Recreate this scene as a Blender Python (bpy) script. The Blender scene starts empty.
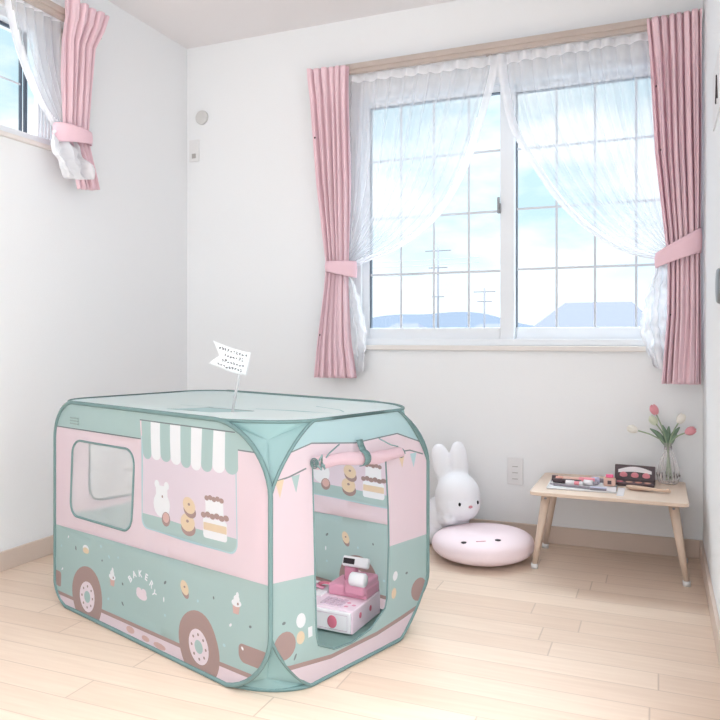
import bpy, bmesh, math, random
from mathutils import Vector, Matrix, geometry, noise
random.seed(7)
PI = math.pi
SC = bpy.context.scene
COL = SC.collection
def lin(r, g, b, a=1):
    f = lambda c: (c/255/12.92) if c/255 <= .04045 else ((c/255+.055)/1.055)**2.4
    return (f(r), f(g), f(b), a)

# ---------------------------------------------------------------- camera
cd = bpy.data.cameras.new('camera'); cam = bpy.data.objects.new('camera', cd); COL.objects.link(cam)
cam.location = (0, 0, .883); cam.rotation_euler = (PI/2, 0, math.radians(22.3))
cd.sensor_width = 36; cd.sensor_fit = 'HORIZONTAL'; cd.lens = 730/720*36
cd.shift_y = -23/720; cd.clip_start = .02; cd.clip_end = 3000
SC.camera = cam

# ---------------------------------------------------------------- sky (bright hazy sun side behind the camera, softer sky in front)
world = bpy.data.worlds.new('sky'); SC.world = world; world.use_nodes = True
nt = world.node_tree; N = nt.nodes; N.clear(); LK = nt.links.new
tc = N.new('ShaderNodeTexCoord'); sep = N.new('ShaderNodeSeparateXYZ'); LK(tc.outputs['Generated'], sep.inputs[0])
mp = N.new('ShaderNodeMapping'); mp.inputs['Scale'].default_value = (1, 1, 2.6); LK(tc.outputs['Generated'], mp.inputs[0])
nz = N.new('ShaderNodeTexNoise'); nz.inputs['Scale'].default_value = 4.2; nz.inputs['Detail'].default_value = 5; nz.inputs['Roughness'].default_value = .5
LK(mp.outputs[0], nz.inputs['Vector'])
cr = N.new('ShaderNodeValToRGB'); cr.color_ramp.elements[0].position = .41; cr.color_ramp.elements[1].position = .56
cr.color_ramp.elements[0].color = (.66, .88, .98, 1); cr.color_ramp.elements[1].color = (1.12, 1.14, 1.15, 1)
LK(nz.outputs['Fac'], cr.inputs[0])
hz = N.new('ShaderNodeMapRange'); hz.inputs['From Min'].default_value = .02; hz.inputs['From Max'].default_value = .16
LK(sep.outputs['Z'], hz.inputs['Value'])
mh = N.new('ShaderNodeMixRGB'); mh.inputs['Color1'].default_value = (1.1, 1.15, 1.17, 1)
LK(hz.outputs[0], mh.inputs['Fac']); LK(cr.outputs[0], mh.inputs['Color2'])
SKY_FRONT, SKY_SUN, SKY_HIGH = 1.12, 2.9, 11.5
dt = N.new('ShaderNodeVectorMath'); dt.operation = 'DOT_PRODUCT'; dt.inputs[1].default_value = (.80, -.58, .10); LK(tc.outputs['Generated'], dt.inputs[0])
b1 = N.new('ShaderNodeMapRange'); b1.interpolation_type = 'SMOOTHSTEP'; b1.inputs['From Min'].default_value = .05; b1.inputs['From Max'].default_value = .95
b1.inputs['To Min'].default_value = SKY_FRONT; b1.inputs['To Max'].default_value = SKY_SUN; LK(dt.outputs['Value'], b1.inputs['Value'])
b2 = N.new('ShaderNodeMapRange'); b2.interpolation_type = 'SMOOTHSTEP'; b2.inputs['From Min'].default_value = .36; b2.inputs['From Max'].default_value = .85
b2.inputs['To Min'].default_value = 0; b2.inputs['To Max'].default_value = SKY_HIGH; LK(sep.outputs['Z'], b2.inputs['Value'])
br = N.new('ShaderNodeMath'); br.operation = 'ADD'; LK(b1.outputs[0], br.inputs[0]); LK(b2.outputs[0], br.inputs[1])
# towards the sun side the sky is white with haze
bw = N.new('ShaderNodeMapRange'); bw.inputs['From Min'].default_value = .25; bw.inputs['From Max'].default_value = -.2; LK(sep.outputs['Y'], bw.inputs['Value'])
mw = N.new('ShaderNodeMixRGB'); mw.inputs['Color2'].default_value = (.93, .98, 1, 1); LK(bw.outputs[0], mw.inputs['Fac']); LK(mh.outputs[0], mw.inputs['Color1'])
bg = N.new('ShaderNodeBackground'); LK(mw.outputs[0], bg.inputs['Color']); LK(br.outputs[0], bg.inputs['Strength'])
wo = N.new('ShaderNodeOutputWorld'); LK(bg.outputs[0], wo.inputs[0])

SC.view_settings.view_transform = 'Standard'; SC.view_settings.look = 'None'
SC.view_settings.gamma = 1; SC.view_settings.use_curve_mapping = False
SC.view_settings.exposure = 0.0

# ---------------------------------------------------------------- helpers
def mat(name, col, rough=.6, metal=0, trans=0, bump=0, bscale=200, var=0, vscale=3, spec=.3, coat=0):
    m = bpy.data.materials.new(name); m.use_nodes = True
    t = m.node_tree; b = t.nodes['Principled BSDF']; L = t.links.new
    c = lin(*col)
    b.inputs['Base Color'].default_value = c; b.inputs['Roughness'].default_value = rough
    b.inputs['Metallic'].default_value = metal; b.inputs['Specular IOR Level'].default_value = spec
    b.inputs['Coat Weight'].default_value = coat
    tcn = t.nodes.new('ShaderNodeTexCoord')
    csock = None
    if var:
        n = t.nodes.new('ShaderNodeTexNoise'); n.inputs['Scale'].default_value = vscale; L(tcn.outputs['Object'], n.inputs['Vector'])
        mx = t.nodes.new('ShaderNodeMixRGB'); mx.inputs['Color1'].default_value = tuple(x*(1-var) for x in c[:3])+(1,)
        mx.inputs['Color2'].default_value = tuple(min(1, x*(1+var)) for x in c[:3])+(1,)
        L(n.outputs['Fac'], mx.inputs['Fac']); L(mx.outputs[0], b.inputs['Base Color']); csock = mx.outputs[0]
    if bump:
        n = t.nodes.new('ShaderNodeTexNoise'); n.inputs['Scale'].default_value = bscale; L(tcn.outputs['Object'], n.inputs['Vector'])
        bp = t.nodes.new('ShaderNodeBump'); bp.inputs['Strength'].default_value = bump; bp.inputs['Distance'].default_value = .002
        L(n.outputs['Fac'], bp.inputs['Height']); L(bp.outputs[0], b.inputs['Normal'])
    if trans:
        tr = t.nodes.new('ShaderNodeBsdfTranslucent'); tr.inputs['Color'].default_value = c
        if csock: L(csock, tr.inputs['Color'])
        ms = t.nodes.new('ShaderNodeMixShader'); ms.inputs[0].default_value = trans
        out = t.nodes['Material Output']
        L(b.outputs[0], ms.inputs[1]); L(tr.outputs[0], ms.inputs[2]); L(ms.outputs[0], out.inputs[0])
    return m
def sheer_mat(name, col, clear, trans=.5):
    m = bpy.data.materials.new(name); m.use_nodes = True; t = m.node_tree; L = t.links.new
    b = t.nodes['Principled BSDF']; c = lin(*col); b.inputs['Base Color'].default_value = c; b.inputs['Roughness'].default_value = .9
    b.inputs['Specular IOR Level'].default_value = .1
    tr = t.nodes.new('ShaderNodeBsdfTranslucent'); tr.inputs['Color'].default_value = c
    ms = t.nodes.new('ShaderNodeMixShader'); ms.inputs[0].default_value = trans
    L(b.outputs[0], ms.inputs[1]); L(tr.outputs[0], ms.inputs[2])
    tp = t.nodes.new('ShaderNodeBsdfTransparent'); m2 = t.nodes.new('ShaderNodeMixShader')
    # the weave closes up where it is seen at a slant, so folds read denser
    lw = t.nodes.new('ShaderNodeLayerWeight'); lw.inputs['Blend'].default_value = .35
    mr = t.nodes.new('ShaderNodeMapRange'); mr.inputs['To Min'].default_value = clear; mr.inputs['To Max'].default_value = clear*.25
    L(lw.outputs['Facing'], mr.inputs['Value']); L(mr.outputs[0], m2.inputs[0])
    L(ms.outputs[0], m2.inputs[1]); L(tp.outputs[0], m2.inputs[2]); L(m2.outputs[0], t.nodes['Material Output'].inputs[0])
    return m
def glass_mat(name, tint, gloss=.08):
    m = bpy.data.materials.new(name); m.use_nodes = True; t = m.node_tree; L = t.links.new; t.nodes.remove(t.nodes['Principled BSDF'])
    tp = t.nodes.new('ShaderNodeBsdfTransparent'); tp.inputs[0].default_value = lin(*tint)
    g = t.nodes.new('ShaderNodeBsdfGlossy'); g.inputs['Roughness'].default_value = .03
    fr = t.nodes.new('ShaderNodeLayerWeight'); fr.inputs[0].default_value = .25
    mu = t.nodes.new('ShaderNodeMath'); mu.operation = 'MULTIPLY'; mu.inputs[1].default_value = .25
    ms = t.nodes.new('ShaderNodeMixShader'); L(fr.outputs['Facing'], mu.inputs[0]); L(mu.outputs[0], ms.inputs[0])
    L(tp.outputs[0], ms.inputs[1]); L(g.outputs[0], ms.inputs[2]); L(ms.outputs[0], t.nodes['Material Output'].inputs[0])
    return m

class MB:
    def __init__(s): s.bm = bmesh.new()
    def _add(s, tmp, mi=0, M=None, smooth=False):
        if M is not None: bmesh.ops.transform(tmp, matrix=M, verts=tmp.verts)
        mp_ = {}
        for v in tmp.verts: mp_[v] = s.bm.verts.new(v.co)
        for f in tmp.faces:
            try: g = s.bm.faces.new([mp_[v] for v in f.verts])
            except ValueError: continue
            g.material_index = mi if mi is not None else f.material_index; g.smooth = smooth or f.smooth
        tmp.free(); return s
    def box(s, x0, x1, y0, y1, z0, z1, bev=0, seg=2, mi=0, M=None):
        t = bmesh.new(); bmesh.ops.create_cube(t, size=1)
        bmesh.ops.scale(t, vec=(x1-x0, y1-y0, z1-z0), verts=t.verts)
        bmesh.ops.translate(t, vec=((x0+x1)/2, (y0+y1)/2, (z0+z1)/2), verts=t.verts)
        if bev: bmesh.ops.bevel(t, geom=t.edges[:], offset=bev, segments=seg, profile=.5, affect='EDGES')
        return s._add(t, mi, M, smooth=False)
    def ell(s, c, r, mi=0, M=None, u=24, v=16):
        t = bmesh.new(); bmesh.ops.create_uvsphere(t, u_segments=u, v_segments=v, radius=1)
        T = Matrix.Translation(Vector(c)) @ (M or Matrix()) @ Matrix.Diagonal((r[0], r[1], r[2], 1))
        return s._add(t, mi, T, smooth=True)
    def lathe(s, prof, n=24, mi=0, M=None, rfun=None, close=False):
        t = bmesh.new(); rings = []
        for r, z in prof:
            if r < 1e-6: rings.append([t.verts.new((0, 0, z))])
            else: rings.append([t.verts.new((r*(rfun(2*PI*k/n, z) if rfun else 1)*math.cos(2*PI*k/n), r*(rfun(2*PI*k/n, z) if rfun else 1)*math.sin(2*PI*k/n), z)) for k in range(n)])
        for a, b in zip(rings, rings[1:]):
            for k in range(n):
                q = [a[k % len(a)], a[(k+1) % len(a)], b[(k+1) % len(b)], b[k % len(b)]]
                q = list(dict.fromkeys(q))
                if len(q) > 2:
                    f = t.faces.new(q); f.smooth = True
        bmesh.ops.recalc_face_normals(t, faces=t.faces)
        return s._add(t, mi, M)
    def tube(s, pts, r, n=8, mi=0, closed=False, cap=True, squash=None):
        pts = [Vector(p) for p in pts]; m = len(pts)
        rr = r if callable(r) else (lambda q: r)
        up = Vector((0, 0, 1)); rings = []; prev = None
        for i, p in enumerate(pts):
            a = pts[(i-1) % m] if (closed or i > 0) else p; b = pts[(i+1) % m] if (closed or i < m-1) else p
            d = (b-a).normalized()
            if prev is None:
                x = d.cross(up); x = d.cross(Vector((0, 1, 0))) if x.length < .05 else x
            else: x = prev - d*prev.dot(d)
            x.normalize(); prev = x; y = d.cross(x).normalized()
            R_ = rr(i/max(1, m-1))
            rings.append([s.bm.verts.new(p+x*math.cos(2*PI*k/n)*R_+y*math.sin(2*PI*k/n)*R_) for k in range(n)])
        rng = range(m if closed else m-1)
        for i in rng:
            a, b = rings[i], rings[(i+1) % m]
            off = 0
            if closed and i == m-1:
                off = min(range(n), key=lambda o: (a[0].co-b[o].co).length)
            for k in range(n):
                f = s.bm.faces.new([a[k], a[(k+1) % n], b[(k+1+off) % n], b[(k+off) % n]]); f.material_index = mi; f.smooth = True
        if cap and not closed:
            for g in (rings[0][::-1], rings[-1]):
                f = s.bm.faces.new(g); f.material_index = mi
        return s
    def prism(s, poly, h, mi=0, M=None, bev=0, smooth=False):
        t = bmesh.new(); vs = [t.verts.new((x, y, 0)) for x, y in poly]; f = t.faces.new(vs)
        r = bmesh.ops.extrude_face_region(t, geom=[f]); bmesh.ops.translate(t, vec=(0, 0, h), verts=[v for v in r['geom'] if isinstance(v, bmesh.types.BMVert)])
        bmesh.ops.recalc_face_normals(t, faces=t.faces)
        if bev: bmesh.ops.bevel(t, geom=t.edges[:], offset=bev, segments=2, profile=.5, affect='EDGES')
        return s._add(t, mi, M, smooth)
    def grid(s, fn, nu, nv, mi=0, wrap=False):
        g = [[s.bm.verts.new(fn(i/nu, j/nv)) for j in range(nv+1)] for i in range(nu if wrap else nu+1)]
        for i in range(nu):
            for j in range(nv):
                f = s.bm.faces.new([g[i][j], g[(i+1) % len(g)][j], g[(i+1) % len(g)][j+1], g[i][j+1]]); f.smooth = True
                f.material_index = mi(i/nu, j/nv) if callable(mi) else mi
        return s
    def build(s, name, mats, parent=None, loc=None, rot=None, recalc=False):
        if recalc: bmesh.ops.recalc_face_normals(s.bm, faces=s.bm.faces)
        me = bpy.data.meshes.new(name); s.bm.to_mesh(me); s.bm.free()
        for m in (mats if isinstance(mats, (list, tuple)) else [mats]): me.materials.append(m)
        o = bpy.data.objects.new(name, me); COL.objects.link(o); o.parent = parent
        if loc: o.location = loc
        if rot: o.rotation_euler = rot
        return o
def thing(name, label, cat, loc=(0, 0, 0), rz=0, group=None):
    o = bpy.data.objects.new(name, None); COL.objects.link(o); o.empty_display_size = .05
    o.location = loc; o.rotation_euler = (0, 0, rz); tag(o, label, cat, group); return o
def tag(o, label=None, cat=None, group=None, kind=None):
    if label: o['label'] = label
    if cat: o['category'] = cat
    if group: o['group'] = group
    if kind: o['kind'] = kind
    return o
def struct(name, mb, m): return tag(mb.build(name, m), kind='structure')
def rrect(x0, x1, y0, y1, r, n=6):
    if not isinstance(r, (list, tuple)): r = [r]*4
    out = []
    for (cx, cy, a, q) in ((x1-r[0], y0+r[0], -90, r[0]), (x1-r[1], y1-r[1], 0, r[1]), (x0+r[2], y1-r[2], 90, r[2]), (x0+r[3], y0+r[3], 180, r[3])):
        if q < 1e-5: out.append((cx, cy)); continue
        for k in range(n+1):
            t = math.radians(a+90*k/n); out.append((cx+q*math.cos(t), cy+q*math.sin(t)))
    return out
def circ(cx, cy, rx, ry=None, n=20, rot=0, a0=0, a1=360):
    ry = ry or rx; o = []
    full = abs(a1-a0) >= 360
    for k in range(n if full else n+1):
        t = math.radians(a0+(a1-a0)*k/n); x, y = rx*math.cos(t), ry*math.sin(t)
        o.append((cx+x*math.cos(rot)-y*math.sin(rot), cy+x*math.sin(rot)+y*math.cos(rot)))
    return o
def interp(tab, t):
    if t <= tab[0][0]: return tab[0][1:]
    for a, b in zip(tab, tab[1:]):
        if t <= b[0]:
            k = (t-a[0])/(b[0]-a[0]); k2 = k*k*(3-2*k)*.5+k*.5
            return tuple(p+(q-p)*k2 for p, q in zip(a[1:], b[1:]))
    return tab[-1][1:]

# ---------------------------------------------------------------- materials
M = {}
M['wall'] = mat('white_wallpaper', (240, 241, 243), .9, bump=.25, bscale=260, spec=.1)
M['ceil'] = mat('ceiling_paper', (238, 234, 235), .9, bump=.2, bscale=240, spec=.1)
M['base'] = mat('skirting_wood', (212, 194, 182), .5, var=.06, vscale=6)
M['rail'] = mat('whitewashed_rail_wood', (190, 176, 168), .5, var=.08, vscale=14)
M['vinyl'] = mat('white_window_frame', (232, 235, 240), .4)
M['alu'] = mat('dark_aluminium', (84, 92, 104), .4, metal=.4)
M['muntin'] = mat('grey_muntin', (206, 210, 217), .4)
M['sill'] = mat('sill_wood', (230, 224, 220), .5, var=.04, vscale=9)
M['glass'] = glass_mat('window_glass', (250, 253, 254))
M['pink_cloth'] = mat('pink_curtain_cloth', (252, 222, 230), .9, trans=.2, bump=.3, bscale=500, spec=.1)
M['pink_band'] = mat('pink_tieback_cloth', (238, 202, 212), .9, bump=.2, bscale=500, spec=.1)
M['sheer'] = sheer_mat('white_sheer_voile', (232, 233, 238), .62, .28)
M['sheer_hem'] = sheer_mat('white_sheer_hem', (246, 246, 250), .16, .25)
M['sheer_soft'] = sheer_mat('white_sheer_gathered', (250, 250, 252), .18, .5)
M['metal'] = mat('grey_metal', (140, 142, 146), .35, metal=.8)
M['plastic'] = mat('white_plastic', (232, 231, 232), .45)
M['plastic2'] = mat('greyish_plastic', (214, 212, 210), .55)
M['slot'] = mat('socket_grey', (178, 174, 172), .6)
M['dark'] = mat('dark_print', (70, 62, 66), .7)
M['plush'] = mat('white_plush', (245, 245, 250), 1, bump=.6, bscale=420, spec=.05)
M['cushion'] = mat('pale_pink_plush', (250, 232, 238), 1, bump=.5, bscale=380, spec=.05)
M['black'] = mat('black_thread', (40, 38, 42), .6)
M['noseP'] = mat('pink_thread', (214, 150, 160), .7)
M['oak'] = mat('light_wood', (219, 197, 180), .45, var=.09, vscale=18, bump=.1, bscale=40)
M['oak2'] = mat('beige_wood', (216, 186, 164), .5, var=.1, vscale=20)

# floor: long pale boards laid along x
def floor_mat():
    m = bpy.data.materials.new('pale_floor_boards'); m.use_nodes = True; t = m.node_tree; L = t.links.new; n = t.nodes
    b = n['Principled BSDF']; b.inputs['Roughness'].default_value = .42; b.inputs['Specular IOR Level'].default_value = .35
    g = n.new('ShaderNodeNewGeometry'); s = n.new('ShaderNodeSeparateXYZ'); L(g.outputs['Position'], s.inputs[0])
    def mth(op, a, b_=None, c=None):
        q = n.new('ShaderNodeMath'); q.operation = op
        for i, v in enumerate((a, b_, c)):
            if v is None: continue
            if isinstance(v, (int, float)): q.inputs[i].default_value = v
            else: L(v, q.inputs[i])
        return q.outputs[0]
    W, LEN = .0985, .91
    row = mth('FLOOR', mth('DIVIDE', s.outputs['Y'], W))
    wn = n.new('ShaderNodeTexWhiteNoise'); wn.noise_dimensions = '1D'; L(row, wn.inputs['W'])
    xs = mth('ADD', mth('DIVIDE', s.outputs['X'], LEN), wn.outputs['Value'])
    col = mth('FLOOR', xs); fx = mth('FRACT', xs); fy = mth('FRACT', mth('DIVIDE', s.outputs['Y'], W))
    dx = mth('MULTIPLY', mth('MINIMUM', fx, mth('SUBTRACT', 1, fx)), LEN)
    dy = mth('MULTIPLY', mth('MINIMUM', fy, mth('SUBTRACT', 1, fy)), W)
    dist = mth('MINIMUM', mth('MULTIPLY', dx, .75), dy)
    gr = n.new('ShaderNodeMapRange'); gr.inputs['From Min'].default_value = .0004; gr.inputs['From Max'].default_value = .0022; L(dist, gr.inputs['Value'])
    w2 = n.new('ShaderNodeTexWhiteNoise'); w2.noise_dimensions = '2D'
    cb = n.new('ShaderNodeCombineXYZ'); L(row, cb.inputs[0]); L(col, cb.inputs[1]); L(cb.outputs[0], w2.inputs['Vector'])
    ramp = n.new('ShaderNodeValToRGB'); ramp.color_ramp.elements[0].color = lin(220, 196, 177); ramp.color_ramp.elements[1].color = lin(229, 208, 190)
    L(w2.outputs['Value'], ramp.inputs[0])
    mp_ = n.new('ShaderNodeMapping'); mp_.inputs['Scale'].default_value = (1.5, 22, 1); L(g.outputs['Position'], mp_.inputs[0])
    nn = n.new('ShaderNodeTexNoise'); nn.inputs['Scale'].default_value = 3; nn.inputs['Detail'].default_value = 4; L(mp_.outputs[0], nn.inputs['Vector'])
    mx = n.new('ShaderNodeMixRGB'); mx.blend_type = 'MULTIPLY'; mx.inputs[0].default_value = .16
    cr_ = n.new('ShaderNodeValToRGB'); cr_.color_ramp.elements[0].position = .3; cr_.color_ramp.elements[0].color = lin(190, 160, 140); cr_.color_ramp.elements[1].position = .7; cr_.color_ramp.elements[1].color = (1, 1, 1, 1)
    L(nn.outputs['Fac'], cr_.inputs[0]); L(ramp.outputs[0], mx.inputs[1]); L(cr_.outputs[0], mx.inputs[2])
    m3 = n.new('ShaderNodeMixRGB'); m3.inputs['Color1'].default_value = lin(194, 171, 154); L(gr.outputs[0], m3.inputs[0]); L(mx.outputs[0], m3.inputs['Color2'])
    L(m3.outputs[0], b.inputs['Base Color'])
    bp = n.new('ShaderNodeBump'); bp.inputs['Strength'].default_value = .3; bp.inputs['Distance'].default_value = .001; L(gr.outputs[0], bp.inputs['Height']); L(bp.outputs[0], b.inputs['Normal'])
    return m
M['floor'] = floor_mat()

# ---------------------------------------------------------------- room shell
YB, XL, XR, ZC, Y0, Y0R = 3.21, -2.30, .16, 2.40, -1.3, -.15
WX0, WX1, WZ0, WZ1 = -1.345, .105, .845, 2.03      # back window opening
LY0, LY1, LZ0, LZ1 = 1.33, 2.325, 1.66, 2.14        # left window opening
struct('floor', MB().box(XL-.12, XR+.12, Y0, YB+.12, -.1, 0), M['floor'])
struct('ceiling', MB().box(XL-.12, XR+.12, Y0, YB+.12, ZC, ZC+.1), M['ceil'])
b = MB(); T = .12
b.box(XL-T, WX0, YB, YB+T, 0, ZC).box(WX1, XR+T, YB, YB+T, 0, ZC).box(WX0, WX1, YB, YB+T, 0, WZ0).box(WX0, WX1, YB, YB+T, WZ1, ZC)
struct('wall_back', b, M['wall'])
b = MB(); b.box(XL-T, XL, Y0R, LY0, 0, ZC).box(XL-T, XL, LY1, YB, 0, ZC).box(XL-T, XL, LY0, LY1, 0, LZ0).box(XL-T, XL, LY0, LY1, LZ1, ZC)
struct('wall_left', b, M['wall'])
DY0, DY1, DZ = .45, 1.45, 2.03      # unseen doorway added beside the camera to let daylight onto the left wall
struct('wall_right', MB().box(XR, XR+T, Y0R, DY0, 0, ZC).box(XR, XR+T, DY1, YB, 0, ZC).box(XR, XR+T, DY0, DY1, DZ, ZC), M['wall'])
struct('added_doorway_1', MB().box(XR-.008, XR+T+.008, DY0-.03, DY0, 0, DZ+.03, .002).box(XR-.008, XR+T+.008, DY1, DY1+.03, 0, DZ+.03, .002).box(XR-.008, XR+T+.008, DY0, DY1, DZ, DZ+.03, .002), M['base'])
BH = .073
struct('baseboard_back', MB().box(XL+.012, XR-.012, YB-.012, YB, 0, BH, .002), M['base'])
struct('baseboard_left', MB().box(XL, XL+.012, Y0R, YB, 0, BH, .002), M['base'])
struct('baseboard_right', MB().box(XR-.012, XR, Y0R, DY0-.03, 0, BH, .002).box(XR-.012, XR, DY1+.03, YB, 0, BH, .002), M['base'])

# window_1: back wall sliding window
w1 = bpy.data.objects.new('window_1', None); COL.objects.link(w1); w1.location = ((WX0+WX1)/2, YB+.04, WZ0); tag(w1, kind='structure')
def W1(mb, name, m, par=None):
    o = mb.build(name, m, par or w1); o.location = -w1.location if par is None else (0, 0, 0); return o
fo = MB(); f = .035
fo.box(WX0, WX0+f, YB+.0, YB+.10, WZ0, WZ1, .003).box(WX1-f, WX1, YB+.0, YB+.10, WZ0, WZ1, .003)
fo.box(WX0+f, WX1-f, YB, YB+.10, WZ0, WZ0+.03, .003).box(WX0+f, WX1-f, YB, YB+.10, WZ1-.03, WZ1, .003)
W1(fo, 'window_frame', M['vinyl'])
def sash(x0, x1, y, sl, sr, nv, hz_, name, dark=None):
    s = MB(); z0, z1 = WZ0+.028, WZ1-.028; gz0, gz1 = .925, 1.972
    s.box(x0, x0+sl, y, y+.03, z0, z1, .003).box(x1-sr, x1, y, y+.03, z0, z1, .003)
    s.box(x0+sl, x1-sr, y, y+.03, z0, gz0, .003).box(x0+sl, x1-sr, y, y+.03, gz1, z1, .003)
    o = W1(s, name, M['vinyl'])
    g = W1(MB().box(x0+sl-.002, x1-sr+.002, y+.012, y+.016, gz0-.002, gz1+.002), 'glass_pane', M['glass'], o)
    mu = MB(); gx0, gx1 = x0+sl, x1-sr
    for v in nv: mu.box(v-.005, v+.005, y+.008, y+.0105, gz0, gz1)
    for h in hz_: mu.box(gx0, gx1, y+.0055, y+.0079, h-.005, h+.005)
    W1(mu, 'muntin_grid', M['muntin'], o)
    gs = MB(); gk = .004
    gs.box(gx0, gx0+gk, y+.004, y+.03, gz0, gz1).box(gx0, gx1, y+.004, y+.03, gz1-gk, gz1)
    W1(gs, 'glazing_seal', M['alu'], o)
    return o
s1 = sash(-1.312, -.592, YB+.022, .035, .062, (-1.12, -.961, -.797), (1.177, 1.442, 1.713), 'window_sash')
s2 = sash(-.625, .072, YB+.056, .035, .035, (-.415, -.255, -.09), (1.184, 1.452, 1.718), 'window_sash')
lk = MB(); lk.box(-.664, -.650, YB+.006, YB+.022, 1.43, 1.475, .003).box(-.662, -.652, YB-.003, YB+.008, 1.452, 1.50, .002)
W1(lk, 'window_latch', M['metal'])
struct('trim_1', MB().box(WX0-.012, WX1+.012, YB-.022, YB+.02, WZ0-.022, WZ0, .003), M['sill'])

# window_2: left wall high window
w2 = bpy.data.objects.new('window_2', None); COL.objects.link(w2); w2.location = (XL-.04, (LY0+LY1)/2, LZ0); tag(w2, kind='structure')
def W2(mb, name, m):
    o = mb.build(name, m, w2); o.location = -w2.location; return o
fb = MB(); x0, x1 = XL-.11, XL-.0
for (ya, yb, za, zb) in ((LY0, LY0+.05, LZ0, LZ1), (LY1-.03, LY1, LZ0, LZ1), (LY0+.05, LY1-.03, LZ0, LZ0+.03), (LY0+.05, LY1-.03, LZ1-.035, LZ1)):
    fb.box(x0, x1-.012, ya, yb, za, zb, .003)
for k in range(4): fb.box(XL-.03, XL-.008, LY1-.105+k*.018, LY1-.095+k*.018, LZ0+.03, LZ1-.035, .002)
W2(fb, 'window_frame', M['vinyl'])
sb = MB(); sy0, sy1, sz0, sz1 = LY0+.05, LY1-.115, LZ0+.03, LZ1-.035
for (ya, yb, za, zb) in ((sy0, sy0+.035, sz0, sz1), (sy1-.013, sy1, sz0, sz1), (sy1-.035, sy1-.026, sz0, sz1), (sy0+.035, sy1-.035, sz0, sz0+.006), (sy0+.035, sy1-.035, sz1-.012, sz1)):
    sb.box(XL-.064, XL-.052, ya, yb, za, zb, .002)
W2(sb, 'window_sash', M['alu'])
W2(MB().box(XL-.062, XL-.058, sy0+.033, sy1-.033, sz0+.01, sz1-.028), 'glass_pane', M['glass'])
W2(MB().box(XL-.057, XL-.053, sy0+.035, sy1-.035, 1.885, 1.892).box(XL-.057, XL-.053, 1.75, 1.757, sz0, sz1-.03), 'muntin_grid', M['muntin'])
b = MB(); b.box(XL-.012, XL+.016, LY0-.03, LY1+.01, LZ0-.018, LZ0, .003).box(XL-.012, XL+.010, LY1, LY1+.014, LZ0, LZ1+.02, .002).box(XL-.012, XL+.01, LY0-.03, LY1+.014, LZ1, LZ1+.02, .002)
struct('trim_2', b, M['sill'])

# ---------------------------------------------------------------- wall fittings
o = MB().lathe([(0, .014), (.030, .014), (.036, .010), (.037, 0), (0, 0)], 32).build('vent_cap', M['plastic2'])
o.location = (-2.205, YB, 2.026); o.rotation_euler = (PI/2, 0, 0)
tag(o, 'small round beige cover high on the wall beside the left corner', 'vent cap')
def plate(name, label, cat, x, z, w, h):
    t = thing(name, label, cat, (x, YB, z))
    MB().box(-w/2, w/2, -.008, 0, -h/2, h/2, .0025).build('face_plate', M['plastic'], t)
    return t
t = plate('wall_outlet', 'small white single outlet high on the wall under the round cover', 'outlet', -2.252, 1.857, .06, .115)
MB().box(-.012, .012, -.0095, -.008, -.04, -.016).build('socket', M['slot'], t)
t = plate('wall_outlet', 'white three-gang wall outlet low on the wall between plush rabbit and table', 'outlet', -.582, .298, .068, .118)
for k in (-1, 0, 1):
    MB().box(-.017, .017, -.0105, -.008, k*.027-.011, k*.027+.011, .001).build('socket', M['plastic'], t)
    MB().box(-.012, .012, -.0108, -.0104, k*.027-.008, k*.027-.005).build('slot', M['slot'], t.children[-1])
# right wall pieces cut by the frame edge
t = thing('wall_frame', 'small white framed letter print on the right wall at the frame edge', 'picture', (XR, 2.41, 1.615))
MB().box(-.005, 0, -.14, .14, -.085, .085, .002).build('frame', M['plastic'], t)
b = MB()
for sgn in (-1, 1): b.tube([(-.006, sgn*.03-.05, -.045), (-.006, -.05, .03)], .0025, 6)
b.tube([(-.006, -.065, -.02), (-.006, -.035, -.02)], .002, 6); b.build('letter', M['dark'], t)
o = MB().lathe([(0, .008), (.046, .008), (.05, .005), (.052, 0), (0, 0)], 32).build('wall_disc', M['metal'])
o.location = (XR, 2.335, 1.03); o.rotation_euler = (0, -PI/2, 0)
tag(o, 'grey round disc on the right wall at mid height', 'wall disc')

# ---------------------------------------------------------------- curtain rails
def rail(x0, x1, label, tr=None, y=YB-.078):
    t = thing('curtain_rail', label, 'curtain rail', ((x0+x1)/2, YB-.08, 2.10))
    L_ = (x1-x0)/2
    b = MB(); b.box(-L_, L_, -.02, .012, .022, .05, .006).box(-L_, L_, -.014, .008, .004, .024, .004).build('rail_track', M['rail'], t)
    for k in range(3):
        x = -L_+.08+k*(2*L_-.16)/2
        MB().box(x-.012, x+.012, .011, .079, .02, .046, .002).build('bracket', M['rail'], t)
    for s in (-1, 1): MB().box(s*L_-.006, s*L_+.006, -.023, .015, .0, .053, .004).build('end_cap', M['rail'], t)
    return t
rail(-1.535, .146, 'whitewashed wooden curtain rail over the large window')
rl = rail(-.55, .50, 'whitewashed wooden curtain rail over the small left window')
rl.location = (XL+.08, 1.93, 2.15); rl.rotation_euler = (0, 0, PI/2)

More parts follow.
